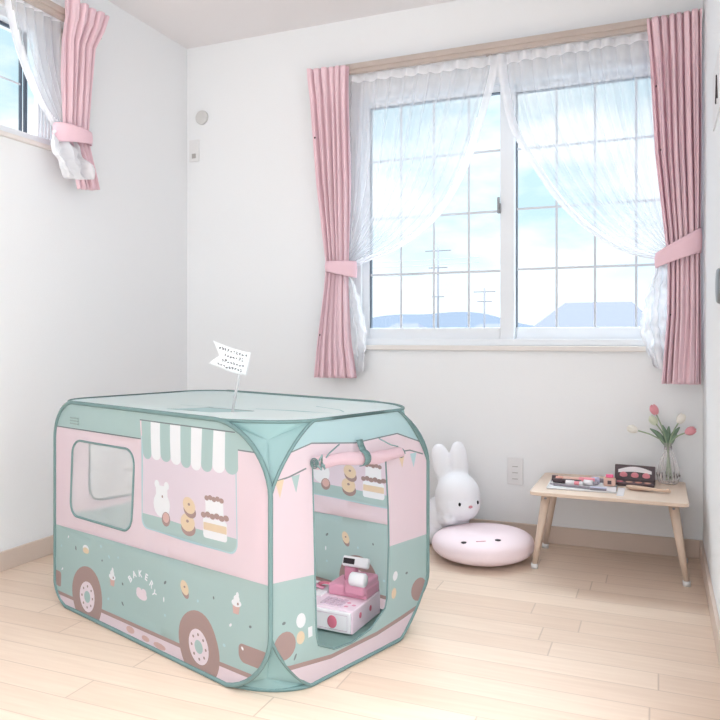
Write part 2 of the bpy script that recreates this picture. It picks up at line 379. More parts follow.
# ---------------------------------------------------------------- curtains
# rows: (t, x_inner, x_outer, z_inner, z_outer, depth, fold amplitude)
CLOTH = {}
def dots(uvs, parent):
    for u, v in uvs:
        MB().ell(CLOTH['fn'](u, v), (.0045, .0045, .0045), u=10, v=6).build('dot_print', M['dark'], parent)
def cloth(name, mt, rows, nf, nu, nv, map3, parent=None, ph=0, sharp=1.0, hemu=None, hemmat=None, irr=.35, crumple=0):
    b = MB()
    def fn(u, v):
        xi, xo, zi, zo, dp, am = interp(rows, v)
        w = u + .012*math.sin(9*u+ph) + irr*.03*math.sin(5*v+7*u+ph)
        x = xi+(xo-xi)*u; z = zi+(zo-zi)*u
        fold = math.sin(2*PI*nf*w+ph+.5*math.sin(3.1*v+ph))
        if sharp < 1:      # broad pleats with narrow deep valleys, gathered tighter under the heading
            cz_ = math.cos(2*PI*nf*w+ph+.6*math.sin(2.3*v+ph)+.25*math.sin(6*u))
            fold = .8-2.4*((1+cz_)/2)**(5 if v > .1 else 9)+.25*math.sin(2*PI*nf*2*w+5*v)*min(1, v*6)
        d = dp + am*fold + am*irr*math.sin(2*PI*nf*.43*w+2*v+ph*2)
        x += am*.35*math.cos(2*PI*nf*w+ph)*math.sin(PI*u)
        if crumple:
            q = Vector((x*34+ph, z*26, ph)); d += crumple*noise.noise(q)*1.6; x += crumple*.8*noise.noise(q*1.3+Vector((5, 9, 2))); z += crumple*.5*noise.noise(q*.9+Vector((1, 4, 7)))
        return map3(x, d, z)
    mats = [mt]+([hemmat] if hemmat else [])
    b.grid(fn, nu, nv)
    o = b.build(name, mats, parent); CLOTH['fn'] = fn
    sm = o.modifiers.new('thick', 'SOLIDIFY'); sm.thickness = .0012; sm.offset = 0
    return o
def curve_pts(tab, n):   # arc length resample of a Catmull-Rom polyline
    P = [Vector(p) for p in tab]; out = []
    for i in range(len(P)-1):
        p0 = P[max(0, i-1)]; p1 = P[i]; p2 = P[i+1]; p3 = P[min(len(P)-1, i+2)]
        for k in range(12):
            t = k/12; out.append(.5*((2*p1)+(p2-p0)*t+(2*p0-5*p1+4*p2-p3)*t*t+(3*p1-p0-3*p2+p3)*t**3))
    out.append(P[-1]); L_ = [0]
    for a, b_ in zip(out, out[1:]): L_.append(L_[-1]+(b_-a).length)
    res = []
    for k in range(n+1):
        s = L_[-1]*k/n; i = 0
        while i < len(L_)-2 and L_[i+1] < s: i += 1
        q = (s-L_[i])/max(1e-9, L_[i+1]-L_[i]); res.append(out[i].lerp(out[i+1], min(1, max(0, q))))
    return res
def drape(name, mt, hem, inner, outer, map3, depth, nf, nu=160, nv=60, amp=(.012, .006), parent=None, ph=0, hw=.075):
    n = nv; I = curve_pts(inner, n); O = curve_pts(outer, n)
    b = MB()
    def fn(u, v):
        j = v*n; a = int(min(n-1, math.floor(j))); q = j-a
        pi_ = I[a].lerp(I[a+1], q); po = O[a].lerp(O[a+1], q)
        p = pi_.lerp(po, u)
        # cloth hanging slack between the two edges
        am = amp[0]+(amp[1]-amp[0])*v; w = u+.01*math.sin(11*u+ph)
        fo_ = math.sin(2*PI*nf*w+ph)+.5*math.sin(2*PI*nf*.37*w+ph*3+2*v)
        fine = .18*math.sin(2*PI*nf*2.3*w+1.3*ph+3*v)*min(1, v*3)
        d = depth + am*(fo_+fine)
        return map3(p.x + am*.3*math.cos(2*PI*nf*w+ph), d, p.y)
    b.grid(fn, nu, nv, mi=lambda u, v: 1 if ((1-u)*max(.05, (O[int(v*n)]-I[int(v*n)]).length) < .032 or v < .03) else 0)
    o = b.build(name, [mt, hem], parent)
    return o
backmap = lambda x, d, z: Vector((x, YB-d, z))
def at0(t, map3):    # map world → the thing's local frame
    inv = Matrix.Translation(-Vector(t.location)); return lambda x, d, z: inv @ map3(x, d, z)

# left pink curtain
t = thing('curtain', 'narrow pink curtain tied back at the left of the large window', 'curtain', (-1.43, YB-.1, .695), group='pink curtains')
mm = at0(t, backmap)
rows = [(0, -1.528, -1.322, 2.140, 2.130, .128, .012), (.06, -1.525, -1.325, 2.09, 2.09, .126, .012), (.12, -1.518, -1.33, 2.0, 2.0, .115, .011), (.4, -1.49, -1.328, 1.6, 1.6, .10, .016), (.645, -1.452, -1.345, 1.22, 1.22, .085, .012), (.72, -1.462, -1.345, 1.1, 1.1, .09, .014), (.86, -1.49, -1.33, .87, .87, .10, .019), (1, -1.505, -1.302, .693, .693, .105, .022)]
cloth('curtain_panel', M['pink_cloth'], rows, 6.0, 260, 60, mm, t, ph=.6, sharp=.8)
dots(((.06, .25), (.07, .84)), t)
# right pink curtain
t2 = thing('curtain', 'wide pink curtain tied back against the right wall', 'curtain', (.06, YB-.1, .70), group='pink curtains')
mm2 = at0(t2, backmap)
rows = [(0, -.046, .15, 2.130, 2.138, .130, .013), (.05, -.044, .15, 2.09, 2.09, .130, .013), (.12, -.035, .15, 1.98, 1.98, .118, .012), (.4, -.015, .149, 1.6, 1.6, .105, .017), (.62, .022, .147, 1.26, 1.26, .09, .015), (.66, .03, .146, 1.2, 1.2, .09, .014), (.8, .028, .148, .97, .97, .10, .018), (1, .008, .148, .70, .70, .105, .022)]
cloth('curtain_panel', M['pink_cloth'], rows, 7.0, 280, 60, mm2, t2, ph=2.0, sharp=.8)
dots(((.10, .21), (.13, .38), (.12, .80)), t2)

# left sheer
t = thing('sheer_curtain', 'white sheer curtain swept left across the left half of the large window', 'curtain', (-1.0, YB-.06, .71), group='white sheer curtains')
mm = at0(t, backmap)
drape('sheer_panel', M['sheer'], M['sheer_hem'], [(-1.335, 2.103), (-1.34, 1.8), (-1.35, 1.45), (-1.37, 1.225)],
      [(-.636, 2.103), (-.672, 1.95), (-.765, 1.66), (-.87, 1.47), (-.98, 1.36), (-1.12, 1.278), (-1.26, 1.232), (-1.37, 1.185)], mm, .062, 11, parent=t, amp=(.011, .006), ph=.4)
rows = [(0, -1.385, -1.345, 1.20, 1.19, .065, .006), (.25, -1.40, -1.295, 1.09, 1.08, .062, .010), (.6, -1.38, -1.255, .92, .91, .06, .013), (.85, -1.36, -1.262, .79, .80, .06, .014), (1, -1.34, -1.275, .705, .72, .06, .014)]
cloth('sheer_tail', M['sheer_soft'], rows, 3.2, 100, 60, mm, t, ph=1.1, crumple=.008)
# right sheer
t = thing('sheer_curtain', 'white sheer curtain swept right across the right half of the large window', 'curtain', (-.3, YB-.06, .74), group='white sheer curtains')
mm = at0(t, backmap)
drape('sheer_panel', M['sheer'], M['sheer_hem'], [(-.03, 2.103), (-.01, 1.8), (.015, 1.45), (.035, 1.26)],
      [(-.645, 2.103), (-.635, 1.98), (-.59, 1.78), (-.505, 1.62), (-.41, 1.47), (-.30, 1.345), (-.18, 1.255), (-.07, 1.205), (.035, 1.185)], mm, .058, 11, parent=t, amp=(.011, .007), ph=2.2, hw=.06)
rows = [(0, .035, .0, 1.19, 1.20, .062, .006), (.25, .04, -.045, 1.08, 1.08, .062, .010), (.6, .05, -.072, .92, .93, .06, .014), (.85, .05, -.045, .79, .82, .06, .014), (1, .05, -.022, .735, .765, .06, .014)]
cloth('sheer_tail', M['sheer_soft'], rows, 4, 110, 70, mm, t, ph=.3, crumple=.012)

def tieback(cx, cz, rx, ry, w, tilt, label, hook, flip=1, rot=0, loc=None):
    """cloth band looped round the gathered curtain; hook holds it on the wall"""
    tt = thing('curtain_tieback', label, 'tieback', loc or (cx, YB-.085, cz), rot)
    b = MB()
    def fn(u, v):
        a = 2*PI*u; x = rx*math.cos(a); y = ry*math.sin(a); zz = (v-.5)*w*(1-.25*math.cos(a)*flip)+x*tilt
        k = 1+.04*math.sin(PI*v)
        return Vector((x*k, y*k, zz))
    b.grid(fn, 64, 8, wrap=True); o = b.build('band', M['pink_band'], tt)
    sm = o.modifiers.new('thick', 'SOLIDIFY'); sm.thickness = .003
    hx, hz_ = hook
    MB().tube([(hx, .083, hz_+.0), (hx, .05, hz_), (hx+.004, .03, hz_+.004), (hx+.004, .03, hz_+.022)], .004).lathe([(0, 0), (.011, 0), (.011, .004), (0, .004)], 16, M=Matrix.Translation((hx, .084, hz_)) @ Matrix.Rotation(PI/2, 4, 'X')).build('hook', M['metal'], tt)
    return tt
tieback(-1.378, 1.205, .078, .038, .062, -.12, 'pink cloth tieback round the left curtain of the large window', (-.07, .03), flip=-1)
tieback(.068, 1.222, .083, .045, .078, .45, 'pink cloth tieback round the right curtain beside the right wall', (.072, .10), flip=-1)

# left wall curtain pair
leftmap = lambda y, d, z: Vector((XL+d, y, z))
t = thing('curtain', 'short pink curtain tied back at the small left window', 'curtain', (XL+.1, 2.36, 1.50), group='pink curtains')
mm = at0(t, leftmap)
rows = [(0, 2.222, 2.468, 2.235, 2.245, .130, .014), (.1, 2.225, 2.44, 2.16, 2.17, .128, .013), (.2, 2.232, 2.41, 2.08, 2.09, .108, .012), (.45, 2.235, 2.40, 1.93, 1.93, .10, .013), (.72, 2.25, 2.395, 1.73, 1.74, .09, .010), (.8, 2.26, 2.40, 1.66, 1.68, .09, .011), (.9, 2.30, 2.42, 1.58, 1.59, .095, .014), (1, 2.325, 2.436, 1.49, 1.505, .10, .016)]
cloth('curtain_panel', M['pink_cloth'], rows, 5.2, 220, 50, mm, t, ph=1.3, sharp=.8)
t = thing('sheer_curtain', 'short white sheer curtain draped over the small left window', 'curtain', (XL+.06, 2.1, 1.51), group='white sheer curtains')
mm = at0(t, leftmap)
drape('sheer_panel', M['sheer'], M['sheer_hem'], [(2.26, 2.168), (2.26, 2.0), (2.29, 1.85), (2.32, 1.725)],
      [(1.985, 2.168), (2.005, 2.08), (2.05, 1.96), (2.12, 1.84), (2.20, 1.755), (2.27, 1.68)], mm, .062, 6, 90, 50, parent=t, amp=(.010, .006), ph=.9, hw=.08)
rows = [(0, 2.20, 2.31, 1.70, 1.71, .085, .006), (.25, 2.15, 2.325, 1.63, 1.63, .115, .012), (.5, 2.145, 2.34, 1.585, 1.58, .14, .015), (.75, 2.17, 2.345, 1.55, 1.545, .14, .015), (1, 2.225, 2.345, 1.515, 1.525, .14, .013)]
cloth('sheer_tail', M['sheer_soft'], rows, 4.3, 120, 60, mm, t, ph=.3, irr=1.1, crumple=.012)
tieback(0, 0, .092, .052, .062, .05, 'pink cloth tieback round the short curtain of the small left window', (.05, .03), rot=PI/2, loc=(XL+.088, 2.31, 1.70))

# ---------------------------------------------------------------- pop-up van play tent
TEAL, PINK, BRN, WHT = (182, 203, 201), (238, 217, 224), (172, 146, 142), (244, 243, 246)
def fab(n, c, tr=.42): return mat('tent_'+n, c, .75, trans=min(.62, tr+.14), spec=.15, bump=.05, bscale=90)
FM = [fab('teal', TEAL), fab('pink', PINK), fab('brown', BRN, .3), fab('white', WHT), fab('dark_line', (134, 140, 142)), fab('tan', (236, 212, 184)), fab('pale_teal', (190, 216, 220)), fab('light_pink', (244, 226, 233)), fab('dusty_rose', (222, 184, 178)), fab('counter_pink', (232, 216, 226))]
T_, P_, B_, W_, D_, N_, LT, LP, RS = range(9)
binding = mat('tent_binding', (104, 130, 130), .6)
binding2 = mat('tent_cord', (126, 150, 150), .6)
roofm = fab('roof_blue_lit', (240, 252, 253), .5)  # pale blue cloth, colour lightened for the window light grazing the roof
gusm = fab('gusset_teal', (168, 200, 200), .4)
TL, TW, TH = 1.056, .640, .672
ang = math.radians(-18.49)
ca, sa = math.cos(ang), math.sin(ang)
tx, ty = -.869+.020*ca+.016*sa, 1.546+.020*sa-.016*ca
tent = thing('play_tent', 'pastel teal and pink pop-up play tent printed like a bakery van', 'play tent',
             (tx-ca*TL/2-sa*TW/2, ty-sa*TL/2+ca*TW/2, 0), ang)
def radii(sx, sy, sz):      # how far the hoops' rounding reaches along x, y, z at each corner
    if sx < 0: return (.11, .11, .12 if sz > 0 else .08)
    return (.21, .15, .17)
P_SIDE, P_END, P_TOP = 1.85, 1.3, 1.8
def ccurve(ra, rb, p, n=12):   # from (0, rb) to (ra, 0), measured from the corner
    o = []
    for k in range(n+1):
        t = PI/2*k/n; o.append((ra*(1-max(0, math.cos(t))**(2/p)), rb*(1-max(0, math.sin(t))**(2/p))))
    return o
def face_outline(W, H, rfn, p, b0=0.0):
    out = []
    for (ea, eb) in ((1, 0), (1, 1), (0, 1), (0, 0)):
        ra, rb = rfn(ea, eb); c = ccurve(ra, rb, p)
        if (ea, eb) in ((1, 0), (0, 1)): c = c[::-1]
        out += [((W-x if ea else x), (H-y if eb else max(y, b0))) for x, y in c]
    return out
def o_side(b0=0.0, sy=-1): return face_outline(TL, TH, lambda a, z: (radii(2*a-1, sy, 2*z-1)[0], radii(2*a-1, sy, 2*z-1)[2]), P_SIDE, b0)
def o_end(b0=0.0, sx=1): return face_outline(TW, TH, lambda a, z: (radii(sx, 2*a-1, 2*z-1)[1], radii(sx, 2*a-1, 2*z-1)[2]), P_END, b0)
def o_top(sz=1): return face_outline(TL, TW, lambda a, c: (radii(2*a-1, 2*c-1, sz)[0], radii(2*a-1, 2*c-1, sz)[1]), P_TOP)
def wob(u, v, W, H, ph, amp=.004):
    e = min(u, W-u, v, H-v); k = max(0, min(1, e/.12))
    return k*amp*(math.sin(9*u+ph)+.7*math.sin(14*v+5*u+ph*2)+.5*math.sin(23*u-11*v+ph)+.9*math.sin(6*v+ph*1.7))
def sheet(name, polys, W, H, place, ph, step=.028, amp=.004, hole=(), mats=FM, parent=tent):
    V, F_ = [], []
    for pts, m_ in polys:
        if sum(a[0]*b_[1]-b_[0]*a[1] for a, b_ in zip(pts, pts[1:]+pts[:1])) < 0: pts = pts[::-1]
        pts = [p for p, q in zip(pts, pts[-1:]+pts[:-1]) if math.hypot(p[0]-q[0], p[1]-q[1]) > 1e-5]
        base_ = len(V); V += [Vector(p) for p in pts]; F_.append(list(range(base_, base_+len(pts))))
    nx, ny = int(W/step), int(H/step)
    for i in range(1, nx):
        for j in range(1, ny): V.append(Vector((W*(i+.5*(j % 2))/nx, H*j/ny)))
    vo, eo, fo_, ov, oe, of = geometry.delaunay_2d_cdt(V, [], F_, 1, 1e-5)
    b = bmesh.new(); vs = [b.verts.new(place(p.x, p.y, wob(p.x, p.y, W, H, ph, amp))) for p in vo]
    for f_, og in zip(fo_, of):
        if 0 not in og or any(h in og for h in hole): continue
        k = max(og)
        try: q = b.faces.new([vs[i] for i in f_])
        except ValueError: continue
        q.material_index = polys[k][1]; q.smooth = True
    for v in [v for v in b.verts if not v.link_faces]: b.verts.remove(v)
    mb = MB(); mb.bm.free(); mb.bm = b
    return mb.build(name, mats, parent)
def line(pts, w=.003):     # thin ribbon polygon along a polyline
    L_, R_ = [], []
    for i, p in enumerate(pts):
        a = pts[max(0, i-1)]; b_ = pts[min(len(pts)-1, i+1)]; dx, dy = b_[0]-a[0], b_[1]-a[1]; l = math.hypot(dx, dy) or 1
        L_.append((p[0]-dy/l*w/2, p[1]+dx/l*w/2)); R_.append((p[0]+dy/l*w/2, p[1]-dx/l*w/2))
    return L_+R_[::-1]
def wheel(cx, cz, r=.088):
    o = [(circ(cx, cz, r*.97, r*1.04, 36), B_), (circ(cx, cz, r*.48, r*.52, 24), LP)]
    for k in range(8): o.append((circ(cx+r*.34*math.cos(k*PI/4), cz+r*.36*math.sin(k*PI/4), r*.045, n=8), B_))
    o.append((circ(cx, cz, r*.2, n=16), T_)); return o
def donut(cx, cz, r, frost=B_, tilt=0):
    return [(circ(cx+r*.12, cz-r*.45, r, r*.62, 20, tilt), frost), (circ(cx, cz, r, r*.72, 20, tilt), N_), (circ(cx, cz+.1*r, r*.2, r*.13, 8), B_)]
def cup(cx, cz, s):
    return [([(cx-s*.6, cz), (cx-s*.42, cz-s), (cx+s*.42, cz-s), (cx+s*.6, cz)], RS), (circ(cx, cz+s*.15, s*.8, s*.4, 14), W_), (circ(cx, cz+s*.6, s*.5, s*.4, 12), W_), (circ(cx+.1*s, cz+s*1.0, s*.25, s*.35, 10), W_), (circ(cx+.25*s, cz+s*.1, s*.16, n=8), B_)]
def cake(cx, cz, s):
    o = [(rrect(cx-s, cx+s, cz-s*1.5, cz-s*.35, s*.2), W_), (rrect(cx-s*.97, cx+s*.97, cz-s*1.05, cz-s*.62, s*.05), N_),
         (rrect(cx-s*.75, cx+s*.75, cz-s*.25, cz+s*.75, s*.15), W_)]
    for k in range(6): o.append((circ(cx-s*.95+k*s*.38, cz-s*.22+(k % 2)*s*.07, s*.24, s*.17, 10), B_))
    for k in range(5): o.append((circ(cx-s*.62+k*s*.31, cz+s*.78+(k % 2)*s*.06, s*.2, s*.15, 10), B_))
    return o
def sprinkles(W, z0, z1, n, seed, avoid):
    rnd = random.Random(seed); o = []; tries = 0
    while len(o) < n and tries < 400:
        tries += 1; x, z = rnd.uniform(.04, W-.06), rnd.uniform(z0, z1)
        if any(abs(x-a) < r and abs(z-c) < r for a, c, r in avoid): continue
        avoid.append((x, z, .04)); o.append((circ(x, z, rnd.uniform(.003, .0045), rnd.uniform(.004, .008), 8, rnd.uniform(0, 3)), rnd.choice([D_, W_, D_, LT])))
    return o
def side_polys():
    W, H = TL, TH
    o = [(o_side(), P_)]
    z0, z1 = .262, .290
    o.append(([(0, z0), (W, z1), (W, 0), (0, 0)], T_))
    # roof band with its seam
    o.append(([(0, .588), (.50, .590), (.50, .645), (.925, .645), (.925, .602), (W, .602), (W, H), (0, H)], T_))
    o.append((line([(0, .588), (.50, .590), (.50, .645), (.925, .645)], .0035), D_)); o.append((line([(.925, .602), (W, .602)], .0035), D_))
    # lower pink skirt and brown sill
    o.append(([(0, 0), (W, 0), (W, .05), (0, .036)], P_)); o.append(([(0, .036), (W, .05), (W, .062), (0, .047)], B_))
    # serving counter
    c0, c1 = .508, .925
    o.append((rrect(c0-.004, c1+.004, .336, .60, [.03, 0, 0, .03]), LT))
    o.append((rrect(c0, c1, .340, .62, [.03, 0, 0, .03]), 9))
    o.append((rrect(c0, c1, .340, .378, [.03, .0, .0, .03]), T_))
    n = 9; w = (c1+.01-(c0-.0))/n
    for k in range(n):
        x = c0+k*w; y = .543+.003*math.sin(k)
        o.append(([(x, .645), (x, y+.01)]+[(x+w/2+w/2*math.cos(math.radians(a)), y+.01+w*.38*math.sin(math.radians(a))) for a in range(200, 341, 20)]+[(x+w, y+.01), (x+w, .645)], T_ if k % 2 == 0 else W_))
    o.append((line([(c0+.0, .645), (c1, .645)], .003), D_))
    # things printed behind the counter: a white jar with a brown ball, doughnuts, a tall cake
    o += [(circ(.600, .415, .040, .036, 18), W_), (rrect(.572, .628, .425, .468, .012), W_), (circ(.578, .47, .012, n=10), W_), (circ(.624, .47, .012, n=10), W_), (circ(.622, .378, .021, .020, 14), B_), (circ(.622, .382, .016, .014, 12), RS), (circ(.603, .438, .004, n=6), B_)]
    o += donut(.728, .388, .033)+donut(.734, .434, .030, tilt=-.2)
    o += cake(.842, .43, .046)
    # prints on the lower half
    o += cup(.352, .158, .024); o += donut(.725, .215, .021, B_, -.9); o += cup(.932, .218, .023); o += [(circ(.20, .218, .017, .012, 12), W_), (circ(.20, .212, .017, .010, 12), N_)]
    o += [(circ(.508, .142, .030, .014, 16), LP), (circ(.495, .150, .016, .012, 12), LP), (circ(.520, .152, .015, .011, 12), LP)]
    o.append((rrect(.0, .045, .063, .112, .01), B_)); o.append((rrect(.945, 1.05, .082, .128, [.02, .012, .012, .02]), B_))
    # rosy marks on the skirt
    o += [(circ(.45, .028, .022, .010, 10), RS), (circ(.60, .022, .03, .009, 10), RS), (circ(.53, .024, .02, .008, 10), RS)]
    o += sprinkles(W, .09, .25, 26, 5, [(.207, .075, .11), (.781, .08, .11), (.352, .158, .05), (.725, .215, .05), (.932, .218, .05), (.52, .16, .09), (.2, .218, .03)])
    o += wheel(.207, .068, .091)+wheel(.783, .072, .091)
    return o
win = rrect(.110, .455, .312, .552, .045, 8)
sp = side_polys(); sp.append((win, 0)); hi = len(sp)-1
placeL = lambda a, z, w: Vector((a-TL/2, -TW/2-w, z))
placeR = lambda a, z, w: Vector((a-TL/2, TW/2+w, z))
sheet('side_panel', sp, TL, TH, placeL, 1.0, hole=(hi,))
sp2 = side_polys(); sp2.append((win, 0))
sheet('side_panel', sp2, TL, TH, placeR, 2.6, hole=(hi,))
mesh_m = sheer_mat('tent_window_mesh', (250, 250, 252), .92)
for pl, ph in ((placeL, 1.0), (placeR, 2.6)):
    o = sheet('window_mesh', [(win, 0)], TL, TH, pl, ph, mats=[mesh_m])
    MB().tube([pl(p[0], p[1], wob(p[0], p[1], TL, TH, ph)) for p in rrect(.110, .455, .312, .552, .045, 8)], .0038, 8, closed=True).build('window_binding', binding, tent)
# front panel with doorway
SHF = -.002      # the near edge stands this far before the print's zero line
placeF = lambda a, z, w: Vector((TL/2+w, a-TW/2, z))
placeK = lambda a, z, w: Vector((-TL/2-w, a-TW/2, z))
def front_base(W, sx=1):
    o = [(o_end(0, sx), P_)]
    o.append(([(0, .295), (.14, .285), (.3, .29), (W, .285), (W, 0), (0, 0)], T_))
    o.append(([(0, .55), (.06, .60), (.14, .615), (.31, .597), (.50, .603), (.60, .57), (W, .54), (W, TH), (0, TH)], LT))
    o.append((line([(0, .55), (.06, .60), (.14, .615), (.31, .597), (.50, .603), (.60, .57), (W, .54)], .0035), D_))
    o.append(([(0, .085), (.06, .072), (.21, .050), (.4, .050), (.52, .06), (W, .08), (W, 0), (0, 0)], P_))
    o.append((line([(0, .092), (.06, .078), (.21, .056), (.4, .056), (.52, .066), (W, .086)], .011), B_))
    return o
fp = front_base(TW)
fp.append((line([(.0, .535), (.06, .542), (.12, .555)], .004), D_)); fp.append((line([(.48, .548), (.56, .548), (.62, .53)], .004), D_))
for cx, cz, m_ in ((.030, .515, N_), (.082, .52, T_), (.525, .52, N_), (.575, .515, LT)):
    fp.append(([(cx-.014, cz+.022), (cx+.014, cz+.024), (cx+.001, cz-.02)], m_))
fp += [(circ(.045, .135, .034, .034, 18), B_), (circ(.598, .128, .036, .034, 18), B_)]
fp += [(circ(.097, .183, .015, .018, 14), W_), (circ(.094, .142, .013, .016, 14), N_), (circ(.485, .195, .012, .014, 12), W_), (circ(.482, .145, .012, .016, 12), N_), (circ(.044, .19, .006, .004, 8), D_), (circ(.54, .19, .006, .004, 8), D_), (circ(.076, .10, .003, .009, 8, -.5), D_), (rrect(.118, .133, .135, .160, .001), W_)]
shp = lambda pts: [(a+SHF, z) for a, z in pts]
fp = [fp[0]]+[(shp(q) if i >= 5 else q, m_) for i, (q, m_) in enumerate(fp) if i > 0]
door = [(.147, .13), (.145, .30), (.143, .56), (.30, .56), (.455, .545), (.452, .40), (.449, .30), (.448, .14), (.44, .115), (.37, .078), (.29, .066), (.22, .072), (.155, .105)]
door = shp(door)
fp.append((door, 0))
sheet('front_panel', fp, TW, TH, placeF, .4, hole=(len(fp)-1,), amp=.005)
MB().tube([placeF(p[0], p[1], wob(p[0], p[1], TW, TH, .4, .005)) for p in door], .0026, 8, closed=True).build('door_binding', binding, tent)
bp_ = front_base(TW, -1)
rwin = rrect(.12, .55, .315, .56, .05, 8); bp_.append((rwin, 0))
sheet('back_panel', bp_, TW, TH, placeK, 1.9, hole=(len(bp_)-1,))
sheet('window_mesh', [(rwin, 0)], TW, TH, placeK, 1.9, mats=[mesh_m])
MB().tube([placeK(p[0], p[1], wob(p[0], p[1], TW, TH, 1.9)) for p in rwin], .0038, 8, closed=True).build('window_binding', binding, tent)
# roof with sag
def roof_place(a, b_, w):
    e = min(a, TL-a, b_, TW-b_); k = max(0, min(1, e/.2))
    return Vector((a-TL/2, b_-TW/2, TH-.012*k*k+.4*w))
rp = [(o_top(1), 0)]
rp += [(rrect(.47, .70, .10, .27, .02), 3), (line([(.53, .11), (.60, .125)], .03), 1), (line([(.475, .11), (.475, .265), (.69, .265)], .012), 1), (line([(.475, .115), (.56, .112)], .016), 2),
       (line([(.60, .32), (.92, .36)], .006), 2), (line([(.60, .35), (.85, .385)], .006), 2), (line([(.74, .48), (.86, .46), (.93, .40)], .005), 2), (line([(.33, .26), (.52, .30)], .006), 2)]
sheet('roof_panel', rp, TL, TW, roof_place, .9, mats=[roofm, binding, fab('roof_stripe', (186, 216, 218)), fab('roof_hatch', (196, 222, 224))])
sheet('floor_panel', [(o_top(-1), 0)], TL, TW, lambda a, b_, w: Vector((a-TL/2, b_-TW/2, .0065)), 0, mats=[fab('floor', (176, 206, 205))])
# corner gussets: taut cloth between the three rounded hoops
for sx in (-1, 1):
    for sy in (-1, 1):
        for sz in (-1, 1):
            C_ = Vector((sx*TL/2, sy*TW/2, TH if sz > 0 else 0)); g = Vector((-sx, -sy, -sz))
            rx, ry, rz = radii(sx, sy, sz)
            A = [Vector((0, a, c)) for a, c in ccurve(ry, rz, P_END)]
            Bq = [Vector((a, c, 0)) for a, c in ccurve(rx, ry, P_TOP)]
            Cq = [Vector((a, 0, c)) for a, c in ccurve(rx, rz, P_SIDE)][::-1]
            loop = A[:-1]+Bq[:-1]+Cq[:-1]
            cen = Vector((.25*rx, .25*ry, .25*rz)); b = MB(); rings = []
            nr = 7
            for j in range(nr):
                k = 1-j/nr
                rings.append([b.bm.verts.new(C_+Vector([(cen[i]+(p[i]-cen[i])*(k)) * g[i] for i in range(3)])) for p in loop])
            cv = b.bm.verts.new(C_+Vector([cen[i]*g[i] for i in range(3)])); n_ = len(loop)
            for j in range(nr-1):
                for i in range(n_):
                    f_ = b.bm.faces.new([rings[j][i], rings[j][(i+1) % n_], rings[j+1][(i+1) % n_], rings[j+1][i]]); f_.smooth = True
            for i in range(n_): b.bm.faces.new([rings[-1][i], rings[-1][(i+1) % n_], cv]).smooth = True
            b.build('corner_gusset', gusm, tent, recalc=True)
# wire hoops in dark binding
def hoop(pts, r=.0062): MB().tube(pts, r, 8, closed=True).build('wire_hoop', binding, tent)
def dense(poly, m_=10):
    o = []
    for a, b_ in zip(poly, poly[1:]+poly[:1]):
        l = math.hypot(b_[0]-a[0], b_[1]-a[1])
        if l < 1e-5: continue
        k = max(1, int(l/.06))
        for i in range(k): o.append((a[0]+(b_[0]-a[0])*i/k, a[1]+(b_[1]-a[1])*i/k))
    return o
rr_s = dense(o_side(.0066)); rr_f = dense(o_end(.0066)); rr_k = dense(o_end(.0066, -1)); rr_t = dense(o_top(1)); rr_b = dense(o_top(-1))
hoop([Vector((a-TL/2, -TW/2, z)) for a, z in rr_s]); hoop([Vector((a-TL/2, TW/2, z)) for a, z in rr_s])
hoop([Vector((TL/2, a-TW/2, z)) for a, z in rr_f], .0045); hoop([Vector((-TL/2, a-TW/2, z)) for a, z in rr_k], .0045)
hoop([Vector((a-TL/2, c-TW/2, TH)) for a, c in rr_t], .0045); hoop([Vector((a-TL/2, c-TW/2, .0066)) for a, c in rr_b], .0055)
# rolled-up door flap with strap and ties
X0 = TL/2
b = MB()
def rollfn(u, v):
    y = .132+.352*u; z = .566-.016*u+.003*math.sin(7*u)
    a = 2*PI*v; r = .0160+.0015*math.sin(3*a+9*u)+.0015*math.sin(20*u)
    r *= .8+.2*min(1, min(u, 1-u)*12)
    return Vector((X0+.017+r*math.cos(a), y-TW/2, z+r*math.sin(a)))
b.grid(rollfn, 50, 20); ro = b.build('door_roll', FM[P_], tent)
for u0, sgn in ((0, -1), (1, 1)):
    b = MB(); pts = []
    for k in range(40):
        a = k*.5; r = .015*(1-k/44); pts.append((X0+.017+r*math.cos(a), .132+.352*u0-TW/2+sgn*.001, .566-.016*u0+r*math.sin(a)))
    b.tube(pts, .0017, 6); b.build('rolled_hem', binding, ro)
b = MB()
def strap(y, z0, z1, w):
    pts = [(X0+.006, z0), (X0+.012, z0-.016)]+[(X0+.017+.0205*math.cos(math.radians(a)), z1+.0195*math.sin(math.radians(a))) for a in range(80, -91, -17)]
    for (xa, za), (xb, zb) in zip(pts, pts[1:]):
        vs = [b.bm.verts.new(q) for q in ((xa, y-w-TW/2, za), (xa, y+w-TW/2, za), (xb, y+w-TW/2, zb), (xb, y-w-TW/2, zb))]; b.bm.faces.new(vs).smooth = True
strap(.315, .606, .558, .012); o = b.build('strap', binding, tent); sm = o.modifiers.new('th', 'SOLIDIFY'); sm.thickness = .002
MB().tube([(X0+.006, .235-TW/2, .602), (X0+.020, .185-TW/2, .588), (X0+.03, .16-TW/2, .58)], .002, 6).build('tie_cord', binding2, tent)
MB().tube([(X0+.006, .40-TW/2, .600), (X0+.020, .435-TW/2, .580), (X0+.03, .455-TW/2, .574)], .002, 6).build('tie_cord', binding2, tent)
b = MB()
for dy, dz in ((-.018, -.016), (-.014, .022), (.004, -.018)):
    b.tube([(X0+.034, .140-TW/2, .570), (X0+.043, .140+dy*.6-TW/2, .570+dz*.9), (X0+.038, .140+dy-TW/2, .570+dz*.3)], .0028, 6)
b.build('cord_bow', binding2, tent)
# vents printed on the side panel
b = MB()
for k in range(3): b.box(.105-TL/2, .158-TL/2, -TW/2-.004, -TW/2-.0025, .603+k*.009, .608+k*.009)
b.build('vent_grille', mat('tent_vent_grey', (150, 168, 166), .8), tent)
